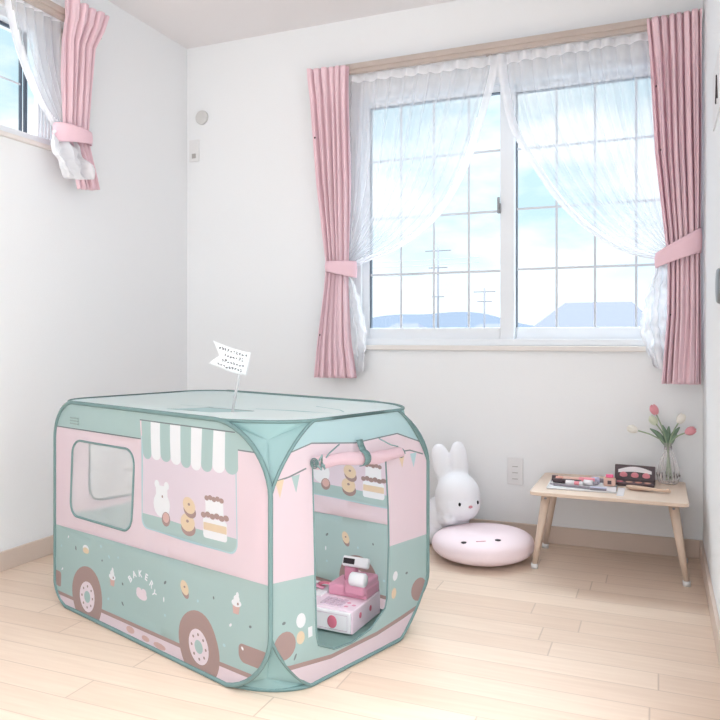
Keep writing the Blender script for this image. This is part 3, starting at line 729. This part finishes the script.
# lettering on the side: arched word above the bread
def text_mesh(s, size):
    c = bpy.data.curves.new('txt', 'FONT'); c.body = s; c.size = size; c.align_x = 'CENTER'; c.extrude = .0004; c.offset = size*.02
    o = bpy.data.objects.new('txt', c); COL.objects.link(o); dg = bpy.context.evaluated_depsgraph_get()
    me = bpy.data.meshes.new_from_object(o.evaluated_get(dg)); bpy.data.objects.remove(o); return me
b = MB(); word = 'BAKERY'
for i, ch in enumerate(word):
    th = math.radians(152-i*(152-14)/5); me = text_mesh(ch, .027)
    t_ = bmesh.new(); t_.from_mesh(me)
    cx, cz = .512+.062*math.cos(th), .150+.045*math.sin(th)
    Mx = Matrix.Translation((cx-TL/2, -TW/2-wob(cx, cz, TL, TH, 1.0)-.0016, cz)) @ Matrix.Rotation(-(th-PI/2)*.75, 4, 'Y') @ Matrix.Rotation(PI/2, 4, 'X')
    b._add(t_, 0, Mx)
b.build('lettering', FM[W_], tent)

# ---------------------------------------------------------------- paper flag stuck in the roof
fl = thing('paper_flag', 'small white handwritten pennant flag on a stick in the tent roof', 'flag', (-1.138, 1.804, TH-.004))
b = MB(); b.tube([(0, 0, -.01), (.014, .006, .08), (.026, .012, .165)], .0042, 10); b.build('stick', mat('grey_straw', (196, 196, 198), .4), fl)
paper = mat('white_paper', (244, 246, 248), .8, trans=.3)
wdir = Vector((-.93, -.37, 0)).normalized()
def fpt(u, v):   # u away from the stick, v upwards
    base = Vector((.029, .0135, .104))+Vector((.012, .005, .066))*v
    p = base+wdir*(.112*u-.010)
    p.z += .036*u - .004*math.sin(3*u) + .016*u*0
    return p+Vector((.37, -.93, 0))*(.006*math.sin(5*u))
b = MB(); nu_, nv_ = 16, 8
def flagfn(u, v):
    cut = .23*(1-abs(2*v-1))           # swallow-tail notch
    return fpt(u*(1-cut), v)
b.grid(flagfn, nu_, nv_); o = b.build('pennant', paper, fl); sm = o.modifiers.new('th', 'SOLIDIFY'); sm.thickness = .0006
b = MB(); rnd = random.Random(3)
nrm = Vector((.37, -.93, 0)).normalized()
ink = mat('grey_ink', (96, 96, 104), .8)
for r_, (v0, u0, u1) in enumerate(((.84, .08, .80), (.62, .14, .62), (.38, .10, .66), (.16, .12, .78))):
    u = u0
    while u < u1:
        for q in range(2):
            p0 = fpt(u+rnd.uniform(0, .03), v0+rnd.uniform(-.05, .05)); p1 = fpt(u+rnd.uniform(.03, .06), v0+rnd.uniform(-.06, .06))
            b.tube([p0+nrm*.0010, p1+nrm*.0010], .0013, 5)
        u += .075
b.build('handwriting', ink, o)

# ---------------------------------------------------------------- toy cash register inside the tent
rgm = [mat('toy_light_pink', (243, 220, 232), .4), mat('toy_pink', (226, 158, 182), .4), mat('toy_white', (244, 240, 244), .35), mat('toy_grey', (214, 190, 206), .5), mat('toy_dark', (54, 48, 52), .3), mat('toy_red', (220, 120, 142), .45)]
rg = thing('toy_cash_register', 'pink toy cash register inside the tent doorway', 'toy cash register', (-.832, 1.967, .0085), math.radians(-4))
RW, RD, RH = .25, .20, .07          # width to the left, depth away, height
b = MB(); b.box(-RW, 0, .004, RD, 0, RH, .004, mi=0).build('body', rgm, rg)
b = MB(); b.box(-RW+.004, -.004, -.008, .004, .005, RH-.004, .003).build('drawer', rgm[2], rg); dr = rg.children[-1]
b = MB(); b.ell((-.062, -.0085, .034), (.016, .0025, .019)).build('strawberry_print', rgm[5], dr)
b = MB(); b.tube([(-.232, -.009, .058), (-.012, -.009, .058), (-.012, -.009, .013), (-.232, -.009, .013)], .0007, 5, closed=True); b.build('stitch_line', rgm[3], dr)
for k, (y, z) in enumerate(((.055, .042), (.125, .040))): MB().ell((.0005, y, z), (.0015, .008, .009)).build('strawberry_print', rgm[5], rg)
b = MB()
for i in range(4):
    for j in range(3): b.box(-.120+i*.019, -.105+i*.019, .022+j*.019, .037+j*.019, RH, RH+.004, .001)
b.build('keypad', rgm[3], rg)
b = MB()
for x, y in ((-.035, .03), (-.018, .048), (-.04, .06)): b.ell((x, y, RH), (.007, .006, .002))
b.build('button', rgm[1], rg)
b = MB(); b.box(-.135, -.002, .10, RD-.002, RH, RH+.035, .006).box(-.075, -.004, .088, RD-.002, RH+.01, RH+.055, .01, 3).build('back_block', rgm[1], rg)
b = MB(); b.lathe([(0, 0), (.018, 0), (.021, .004), (.021, .046), (.018, .05), (0, .05)], 20, M=Matrix.Translation((-.052, .095, RH+.062)) @ Matrix.Rotation(PI/2, 4, 'X') @ Matrix.Rotation(-PI/2, 4, 'X') @ Matrix.Rotation(PI/2, 4, 'Y')).build('scanner', rgm[2], rg)
b = MB(); b.box(-.105, -.065, .15, .18, RH+.03, RH+.078, .006).build('display_post', rgm[1], rg)
DM = Matrix.Translation((-.08, .155, RH+.094)) @ Matrix.Rotation(math.radians(-20), 4, 'X')
b = MB(); b.box(-.030, .060, -.008, .012, -.016, .016, .006, 3, M=DM).build('display', rgm[2], rg); dp = rg.children[-1]
b = MB(); b.box(-.025, .014, -.0095, -.007, -.008, .009, M=DM).build('screen', rgm[4], dp)
b = MB(); b.box(-.235, -.142, .07, .18, RH, RH+.005, .002).build('money_tray', rgm[2], rg)
notes = []
for k in range(3):
    m_ = Matrix.Translation((-.205+k*.02, .10+k*.022, RH+.009+k*.004)) @ Matrix.Rotation(.5*k-.4, 4, 'Z')
    b = MB(); b.grid(lambda u, v: m_ @ Vector(((u-.5)*.05, (v-.5)*.028, .003*math.sin(5*u))), 8, 2)
    o = b.build('toy_banknote', [rgm[5], rgm[1], rgm[5]][k], None); o.matrix_world = Matrix.Translation(rg.location) @ Matrix.Rotation(math.radians(-4), 4, 'Z')
    sm = o.modifiers.new('th', 'SOLIDIFY'); sm.thickness = .001
    tag(o, ['red toy banknote at the front of the register tray', 'pink toy banknote in the middle of the register tray', 'red toy banknote at the back of the register tray'][k], 'toy banknote', 'play money on the register')

# ---------------------------------------------------------------- plush rabbit
rb = thing('plush_rabbit', 'white plush rabbit with tall upright ears sitting behind the pink cushion', 'plush toy', (-.86, 3.06, 0), math.radians(48))
# local frame: -Y is where the rabbit looks
b = MB()
R3 = lambda x, y, z: Matrix.Rotation(z, 4, 'Z') @ Matrix.Rotation(y, 4, 'Y') @ Matrix.Rotation(x, 4, 'X')
inv = (Matrix.Translation(rb.location) @ Matrix.Rotation(math.radians(48), 4, 'Z')).inverted()
def wl(p): return inv @ Vector(p)
b.ell(wl((-.868, 3.062, .10)), (.094, .085, .10))                       # body
b.ell(wl((-.815, 3.03, .115)), (.075, .07, .065))                       # chest
b.ell(wl((-.790, 3.015, .208)), (.098, .094, .104))                     # head
b.ell(wl((-.785, 3.005, .18)), (.095, .09, .075))
def ear(p0, p1, r):
    p0, p1 = wl(p0), wl(p1)
    for k in range(9):
        t_ = k/8; p = p0.lerp(p1, t_); q = r*(.78+.3*math.sin(PI*min(1, t_*.75+.1)))*(1 if t_ < .9 else .9)
        b.ell(p, (q, q*.62, q), u=16, v=10)
ear((-.842, 3.03, .265), (-.876, 3.03, .392), .042)
ear((-.782, 3.045, .285), (-.800, 3.055, .405), .039)
b.ell(wl((-.83, 2.97, .125)), (.036, .034, .034)); b.ell(wl((-.805, 2.945, .128)), (.032, .032, .026))    # arm
b.ell(wl((-.905, 2.99, .045)), (.045, .045, .042)); b.ell(wl((-.93, 3.03, .05)), (.05, .05, .05))           # legs
body = b.build('body', M['plush'], rb)
rm = body.modifiers.new('merge', 'REMESH'); rm.mode = 'VOXEL'; rm.voxel_size = .006; rm.use_smooth_shade = True
sm = body.modifiers.new('soft', 'SMOOTH'); sm.iterations = 6; sm.factor = .6
hc = wl((-.788, 3.010, .198))
def face_pt(yaw_, pit, r=.100):
    d_ = Vector((math.sin(yaw_)*math.cos(pit), -math.cos(yaw_)*math.cos(pit), math.sin(pit))); return hc+d_*r, d_
for yw in (-.50, .50):
    p, d_ = face_pt(yw, -.02, .0925); MB().ell(p, (.0055, .0055, .008), u=12, v=8).build('eye', M['black'], rb)
p, d_ = face_pt(0, -.14, .0955); b = MB(); b.ell(p, (.010, .005, .006), u=12, v=8).build('nose', M['noseP'], rb)
b = MB(); b.tube([face_pt(0, -.19, .0955)[0], face_pt(0, -.27, .0945)[0]], .0013, 6)
b.tube([face_pt(a, -.27-.05*math.cos(a*14), .0945)[0] for a in (-.11, -.07, -.03, 0, .03, .07, .11)], .0013, 6); b.build('mouth', M['black'], rb)

# ---------------------------------------------------------------- pink cushion
cu = thing('floor_cushion', 'round pale pink plush cushion with a stitched face on the floor', 'cushion', (-.658, 2.896, 0), math.radians(22))
b = MB()
def cf(u, v):
    a = 2*PI*u; t_ = PI*v; k = math.sin(t_)**.62; z = math.copysign(abs(math.cos(t_))**.8, math.cos(t_))
    r = .203*k*(1+.012*math.sin(3*a+1)); h = .056*z
    h -= .012*math.exp(-(r/.07)**2)*(1 if z > 0 else -1)
    return Vector((r*math.cos(a), r*math.sin(a), .056+h+(.006*math.sin(a+2) if z > 0 else 0)*k))
b.grid(cf, 64, 32, wrap=True)
bmesh.ops.remove_doubles(b.bm, verts=b.bm.verts, dist=1e-5)
b.build('pillow', M['cushion'], cu, recalc=True)
def ctop(x, y):
    r = math.hypot(x, y); k = min(1, r/.203); t_ = math.asin(k**(1/.62)); h = .056*abs(math.cos(t_))**.8-.012*math.exp(-(r/.07)**2); a = math.atan2(y, x)
    return .056+h+.006*math.sin(a+2)*k
for x in (-.092, .038):
    y = -.138; MB().ell((x, y, ctop(x, y)), (.012, .010, .0035), u=14, v=8).build('eye', M['dark'], cu)
b = MB(); b.tube([(x, -.147+.10*(x+.027)**2, ctop(x, -.147)+.0005) for x in (-.047, -.040, -.033, -.026, -.018, -.010)], .0018, 6); b.build('mouth', M['noseP'], cu)

# ---------------------------------------------------------------- low table
TZ = .305
tb = thing('low_table', 'low light-wood table with splayed legs against the right wall', 'table', (-.176, 2.98, 0))
b = MB(); b.prism(rrect(-.276, .272, -.212, .208, .022, 5), .014, M=Matrix.Translation((0, 0, TZ-.014)), bev=.003); b.build('tabletop', M['oak'], tb)
for sx, sy in ((-1, -1), (1, -1), (-1, 1), (1, 1)):
    top = Vector((sx*.220 if sx > 0 else -.222, sy*.125, TZ-.014)); ft = Vector((.266 if sx > 0 else -.266, sy*.145, .012))
    b = MB(); ax_ = (top-ft).normalized()
    b.tube([ft, ft.lerp(top, .5), top], lambda q: .0095+.009*q, 14)
    lg = b.build('leg', M['oak'], tb)
    MB().tube([ft-Vector((0, 0, .012)), ft+ax_*.006], .0135, 14).build('foot_cap', M['plastic'], lg)
    MB().ell(top-ax_*.022+Vector((0, -.0155, 0)), (.0055, .003, .0055), u=12, v=8).build('screw', M['metal'], lg)

# things on the table
sheetm = mat('clear_plastic_tray', (232, 230, 232), .25)
tr_ = thing('plastic_tray', 'flat whitish plastic tray under the pink toy cosmetics', 'tray', (-.275, 2.93, TZ), math.radians(2))
b = MB(); b.box(-.125, .125, -.085, .10, 0, .003, .001).build('base', sheetm, tr_)
b = MB(); b.tube([(-.125, -.085, .004), (.125, -.085, .004), (.125, .10, .004), (-.125, .10, .004)], .003, 6, closed=True); b.build('rim', sheetm, tr_)
cos = {'pk': mat('pink_gloss', (236, 150, 160), .3), 'sal': mat('salmon_plastic', (240, 176, 160), .35), 'lil': mat('lilac_plastic', (190, 190, 214), .35), 'wh': mat('white_gloss', (240, 234, 236), .3), 'blk': mat('black_gloss', (84, 68, 72), .3), 'gry': mat('grey_gloss', (150, 142, 150), .35), 'hot': mat('hot_pink', (240, 110, 150), .35), 'tan': mat('tan_gloss', (228, 186, 170), .4)}
def stick(name, label, x, y, z, ang_, L_, r, segs, cat='toy cosmetic', grp='toy cosmetics on the tray'):
    r *= 1.18; L_ *= 1.08
    t_ = thing(name, label, cat, (x, y, z), ang_, grp); p = -L_/2
    for (nm, fr, rr_, mk) in segs:
        q = p+fr*L_
        MB().lathe([(0, 0), (r*rr_*.85, 0), (r*rr_, .0015), (r*rr_, q-p-.0015), (r*rr_*.85, q-p), (0, q-p)], 16, M=Matrix.Translation((p, 0, r)) @ Matrix.Rotation(PI/2, 4, 'Y')).build(nm, cos[mk], t_)
        p = q
    return t_
z_ = TZ+.0032
stick('makeup_brush', 'dark-tipped salmon toy brush at the back left of the tray', -.345, 3.008, z_, .08, .10, .008, [('bristles', .22, 1.25, 'blk'), ('ferrule', .18, .9, 'tan'), ('handle', .6, .8, 'sal')])
stick('lip_gloss', 'salmon toy lip gloss tube in the middle of the tray', -.335, 2.982, z_, -.05, .085, .010, [('cap', .3, .9, 'sal'), ('tube', .7, 1, 'tan')])
stick('lip_gloss', 'deep pink toy lip gloss tube beside the salmon tube', -.262, 2.975, z_, -.1, .055, .0115, [('cap', .35, .9, 'pk'), ('tube', .65, 1, 'pk')])
stick('mascara_tube', 'black toy mascara tube in front of the lip gloss', -.335, 2.956, z_, -.08, .10, .008, [('cap', .35, .95, 'blk'), ('tube', .65, 1, 'blk')])
stick('nail_polish', 'lilac toy nail polish bottle with dark cap on the tray', -.222, 2.992, z_, .2, .045, .012, [('bottle', .6, 1, 'lil'), ('cap', .4, .6, 'gry')])
stick('nail_polish', 'white toy nail polish bottle at the front of the tray', -.245, 2.950, z_, -.15, .05, .009, [('bottle', .65, 1, 'wh'), ('cap', .35, .65, 'gry')])
stick('lipstick', 'pink and white toy lipstick lying at the front left', -.305, 2.932, z_, -.1, .06, .008, [('base', .5, 1, 'wh'), ('bullet', .3, .8, 'pk'), ('cap', .2, .9, 'wh')])
stick('cosmetic_pen', 'long grey toy pencil lying along the front of the tray', -.312, 2.893, z_, -.16, .15, .004, [('tip', .08, .6, 'gry'), ('shaft', .92, 1, 'gry')])
t_ = thing('cosmetic_case', 'small dark grey rectangular case at the front right of the tray', 'toy cosmetic', (-.212, 2.872, z_), -.08, 'toy cosmetics on the tray')
MB().box(-.03, .03, -.009, .009, 0, .009, .002).build('base', cos['gry'], t_)
MB().box(-.03, .03, -.009, .009, .0092, .012, .001).build('lid', cos['lil'], t_)
t_ = thing('toy_perfume', 'pink boxy toy perfume bottle with hot pink cap on the tray', 'toy cosmetic', (-.178, 2.975, z_), .1, 'toy cosmetics on the tray')
MB().box(-.022, .022, -.012, .012, 0, .032, .004).build('bottle', cos['tan'], t_)
MB().box(-.014, .014, -.008, .008, .0322, .044, .003).build('cap', cos['hot'], t_)
MB().box(-.008, .006, -.0135, -.0118, .008, .022).build('label_patch', cos['blk'], t_)
# open palette
pl_ = thing('makeup_palette', 'open dark toy makeup palette with pink pans on the table', 'toy palette', (-.092, 3.035, TZ), math.radians(-3))
MB().box(-.075, .075, -.035, .035, 0, .012, .003).build('base', cos['blk'], pl_)
for k in range(4): MB().lathe([(0, 0), (.013, 0), (.013, .0015), (0, .0015)], 16, M=Matrix.Translation((-.051+k*.034, 0, .012))).build('color_pan', [cos['pk'], cos['tan'], cos['sal'], cos['tan']][k], pl_)
LM = Matrix.Translation((0, .037, .010)) @ Matrix.Rotation(math.radians(-12), 4, 'X')
MB().box(-.075, .075, 0, .006, 0, .062, .003, M=LM).build('lid', cos['blk'], pl_); ld = pl_.children[-1]
b = MB()
b.grid(lambda u, v: LM @ Vector((-.062+.124*u, -.0008, .030+.012*v+.014*math.sin(PI*u)*(.4+.6*v))), 20, 3); b.build('white_stripe', cos['wh'], ld)
b = MB()
for k in range(3): b.ell(LM @ Vector((-.042+k*.042, -.0008, .022)), (.015, .0015, .012), u=14, v=8)
b.build('pink_print', cos['pk'], ld)
# wooden hairbrush
hb = thing('wooden_hairbrush', 'small wooden toy hairbrush lying at the front right of the table', 'hairbrush', (-.045, 2.935, TZ), math.radians(-14))
b = MB()
pr_ = [(-.075, 0), (-.068, .012), (-.05, .018), (-.02, .018), (0, .013), (.03, .008), (.065, .007), (.075, .010), (.083, .008), (.087, 0)]
poly = [(x, y) for x, y in pr_]+[(x, -y) for x, y in pr_[-2:0:-1]]
b.prism(poly, .009, M=Matrix.Translation((0, 0, .006)), bev=.002); b.build('handle', M['oak2'], hb)
b = MB(); b.ell((-.038, 0, .005), (.030, .014, .005)); b.build('bristle_pad', cos['tan'], hb)
MB().ell((.078, 0, .012), (.008, .009, .008)).build('knob', M['oak2'], hb)
# hot item: pale flat card in front
o = MB().box(-.012, .012, -.09, .06, 0, .0015, 0).build('clear_strip', sheetm); o.location = (-.133, 2.90, TZ+.0003); tag(o, 'narrow whitish plastic strip between the tray and the palette', 'plastic strip')

# vase
vg = bpy.data.materials.new('ribbed_glass'); vg.use_nodes = True; n = vg.node_tree.nodes; L = vg.node_tree.links.new
pb = n['Principled BSDF']; pb.inputs['Base Color'].default_value = lin(250, 247, 246); pb.inputs['Roughness'].default_value = .12
tp = n.new('ShaderNodeBsdfTransparent'); tp.inputs[0].default_value = lin(251, 249, 249); mx = n.new('ShaderNodeMixShader'); lw = n.new('ShaderNodeLayerWeight'); lw.inputs[0].default_value = .45
mr = n.new('ShaderNodeMapRange'); mr.inputs['To Min'].default_value = .14; mr.inputs['To Max'].default_value = .62
L(lw.outputs['Facing'], mr.inputs['Value']); L(mr.outputs[0], mx.inputs[0]); L(tp.outputs[0], mx.inputs[1]); L(pb.outputs[0], mx.inputs[2]); L(mx.outputs[0], n['Material Output'].inputs[0])
VX, VY = .032, 3.130
vs_ = thing('glass_vase', 'clear ribbed glass vase holding tulips at the right of the table', 'vase', (VX, VY, TZ))
prof = [(0, .003), (.026, .003), (.029, .0), (.034, .004), (.040, .016), (.042, .030), (.040, .05), (.034, .075), (.026, .10), (.017, .122), (.0125, .135), (.0125, .150), (.016, .158), (.0175, .160)]
MB().lathe(prof, 72, rfun=lambda a, z: 1+.028*math.cos(18*a)).build('glass_body', vg, vs_)
b = MB()
for k in range(18):
    a = 2*PI*k/18; z0 = .026+.004*(k % 2)
    b.tube([(.0415*math.cos(a), .0415*math.sin(a), z0), (.0425*math.cos(a), .0425*math.sin(a), z0+.010)], .0022, 6)
b.build('dark_bead_ring', cos['blk'], vs_)
b = MB()
for k in range(9):
    a = 2*PI*k/9; b.tube([(.0135*math.cos(a), .0135*math.sin(a), .134), (.0135*math.cos(a+.2), .0135*math.sin(a+.2), .147)], .0013, 5)
b.build('neck_pattern', cos['gry'], vs_)
# tulips
tm = {'pink': mat('pink_petal', (240, 172, 182), .6, trans=.25), 'white': mat('cream_petal', (250, 246, 238), .6, trans=.25), 'green': mat('pale_green_petal', (232, 238, 218), .6, trans=.25), 'stem': mat('tulip_stem', (158, 174, 146), .6), 'leaf': mat('tulip_leaf', (132, 156, 134), .6, trans=.15)}
def tulip(head, col, label, lean, leafdir):
    t_ = thing('tulip', label, 'flower', (VX, VY, TZ+.012), group='tulips in the glass vase')
    H_ = Vector(head)-Vector((VX, VY, TZ+.012)); nk = Vector((H_.x*.06, H_.y*.06, .132))
    s0 = Vector((-H_.x*.12, -H_.y*.12, 0)); mid = nk.lerp(H_, .45)+Vector((0, 0, .015))
    c = curve_pts([s0, nk, mid, H_], 20)
    MB().tube(c, .0026, 8).build('stem', tm['stem'], t_)
    d_ = (c[-1]-c[-4]).normalized(); rot = d_.to_track_quat('Z', 'Y').to_matrix().to_4x4()
    fm = Matrix.Translation(H_) @ rot
    bl = MB()
    for k in range(6):
        a0 = k*PI/3; rr_ = 1 if k % 2 else .9
        def pf(u, v, a0=a0, rr_=rr_):
            w = math.sin(PI*(v**.8)*.93+.02)**.7; a = a0+(u-.5)*1.35*w
            r = .0155*rr_*(math.sin(PI*min(1, v*.78+.08))**.75)+.0008
            return fm @ Vector((r*math.cos(a), r*math.sin(a), -.004+.043*v))
        bl.grid(pf, 8, 10)
    bl.build('bloom', tm[col], t_)
    lf = MB(); ld_ = Vector(leafdir)
    p0 = nk.copy(); p3 = nk+ld_
    cc = curve_pts([p0, p0.lerp(p3, .45)+Vector((0, 0, .014)), p3], 14)
    side = ld_.cross(Vector((0, 1, 0))).normalized()
    def lfn(u, v):
        i = min(13, int(v*14)); p = cc[i].lerp(cc[i+1], v*14-i); w = .0095*math.sin(PI*min(.98, v*.93+.05))**.8
        return p+side*(u-.5)*2*w+Vector((0, .004*abs(u-.5)*4, 0))
    lf.grid(lfn, 4, 14); o = lf.build('leaf', tm['leaf'], t_); s_ = o.modifiers.new('th', 'SOLIDIFY'); s_.thickness = .0008
    return t_
tulip((-.012, 3.12, .578), 'pink', 'pink tulip standing tallest in the vase', 0, (-.018, .0, .085))
tulip((.070, 3.12, .548), 'white', 'cream tulip at the upper right of the bouquet', 0, (.040, -.004, .080))
tulip((.096, 3.10, .512), 'pink', 'pink tulip leaning out to the right', 0, (.030, -.014, .050))
tulip((-.082, 3.10, .512), 'white', 'cream tulip leaning far out to the left', 0, (-.060, -.01, .070))
tulip((-.012, 3.15, .535), 'green', 'pale green tulip behind the tallest pink tulip', 0, (.006, .008, .080))

# ---------------------------------------------------------------- outside: hills, houses, pole
hill = mat('hazy_blue_hill', (78, 84, 95), 1, spec=0)
b = MB()
def hf(u, v):
    x = -420+u*640; y = 420+60*v
    h = 12+10*noise.noise(Vector((x*.006, 3.1, 0)))+5*noise.noise(Vector((x*.02, 7, 0)))+(10*math.exp(-((x+125)/50)**2))
    return Vector((x, y, (1 if v > 0 else 0)*h*v - 4 + (0 if v > 0 else 0)))
b.grid(hf, 120, 4); o = b.build('hill', hill); tag(o, kind='structure')
o = MB().box(-500, 500, 8, 600, -4.2, -4).build('ground', mat('pale_ground', (120, 128, 134), 1, spec=0)); tag(o, kind='structure')
hw = mat('pale_house_wall', (90, 89, 97), .9); hr = mat('blue_grey_roof', (76, 78, 92), .8); wnd = mat('house_window', (70, 84, 104), .4)
def house(label, x, y, w, d_, h, rh, hip=True):
    t_ = thing('house', label, 'house', (x, y, -4))
    MB().box(-w/2, w/2, -d_/2, d_/2, 0, h).build('wall', hw, t_)
    b = MB(); e = .4
    v = [b.bm.verts.new(p) for p in ((-w/2-e, -d_/2-e, h), (w/2+e, -d_/2-e, h), (w/2+e, d_/2+e, h), (-w/2-e, d_/2+e, h), (-w/2+(w*.2 if hip else 0), 0, h+rh), (w/2-(w*.2 if hip else 0), 0, h+rh))]
    for q in ((0, 1, 5, 4), (1, 2, 5), (2, 3, 4, 5), (3, 0, 4), (3, 2, 1, 0)): b.bm.faces.new([v[i] for i in q])
    b.build('roof', hr, t_)
    for k in range(int(w/2.6)):
        x_ = -w/2+1.3+k*2.6; MB().box(x_-.5, x_+.5, -d_/2-.05, -d_/2, h-1.9, h-.7).build('window', wnd, t_)
    return t_
house('small distant house at the lower left of the left sash', -19.2, 57, 3.2, 5, 5.1, .9)
house('wide pale blue roofed building beyond the right sash', -4.6, 62, 8.6, 7, 5.6, 2.1)
house('distant pale house between the two utility poles', -15.1, 72, 5, 6, 5.0, 1.2)
def pole(label, x, y, h, arms):
    t_ = thing('utility_pole', label, 'utility pole', (x, y, -4)); pm = mat('pale_concrete', (104, 104, 112), .9)
    MB().tube([(0, 0, 0), (0, 0, h)], lambda q: .10-.03*q, 10).build('post', pm, t_)
    for z, w in arms: MB().box(-w, w, -.06, .06, z-.03, z+.03).build('crossarm', pm, t_)
    return t_
pole('thin utility pole seen through the lower right of the left sash', -13.3, 59.4, 8.9, [(8.6, .9), (7.8, .6)])
pole('thin utility pole seen near the middle of the left sash', -16.9, 58.2, 12.5, [(12, 1.1), (10.6, .8), (8.2, .5)])
wm = mat('wire', (140, 150, 160), .8)
for k, (z0, z1) in enumerate(((8.2, 7.3), (7.7, 6.9), (6.8, 6.2))):
    b = MB(); b.tube([(-40+26.7*i/14+0, 57.7, z0+(z1-z0)*i/14-.5*math.sin(PI*i/14)) for i in range(15)], .022, 5)
    o = b.build('power_line', wm); tag(o, ['topmost power line strung across the left sash', 'middle power line strung across the left sash', 'lowest power line strung across the left sash'][k], 'power line', 'power lines outside')
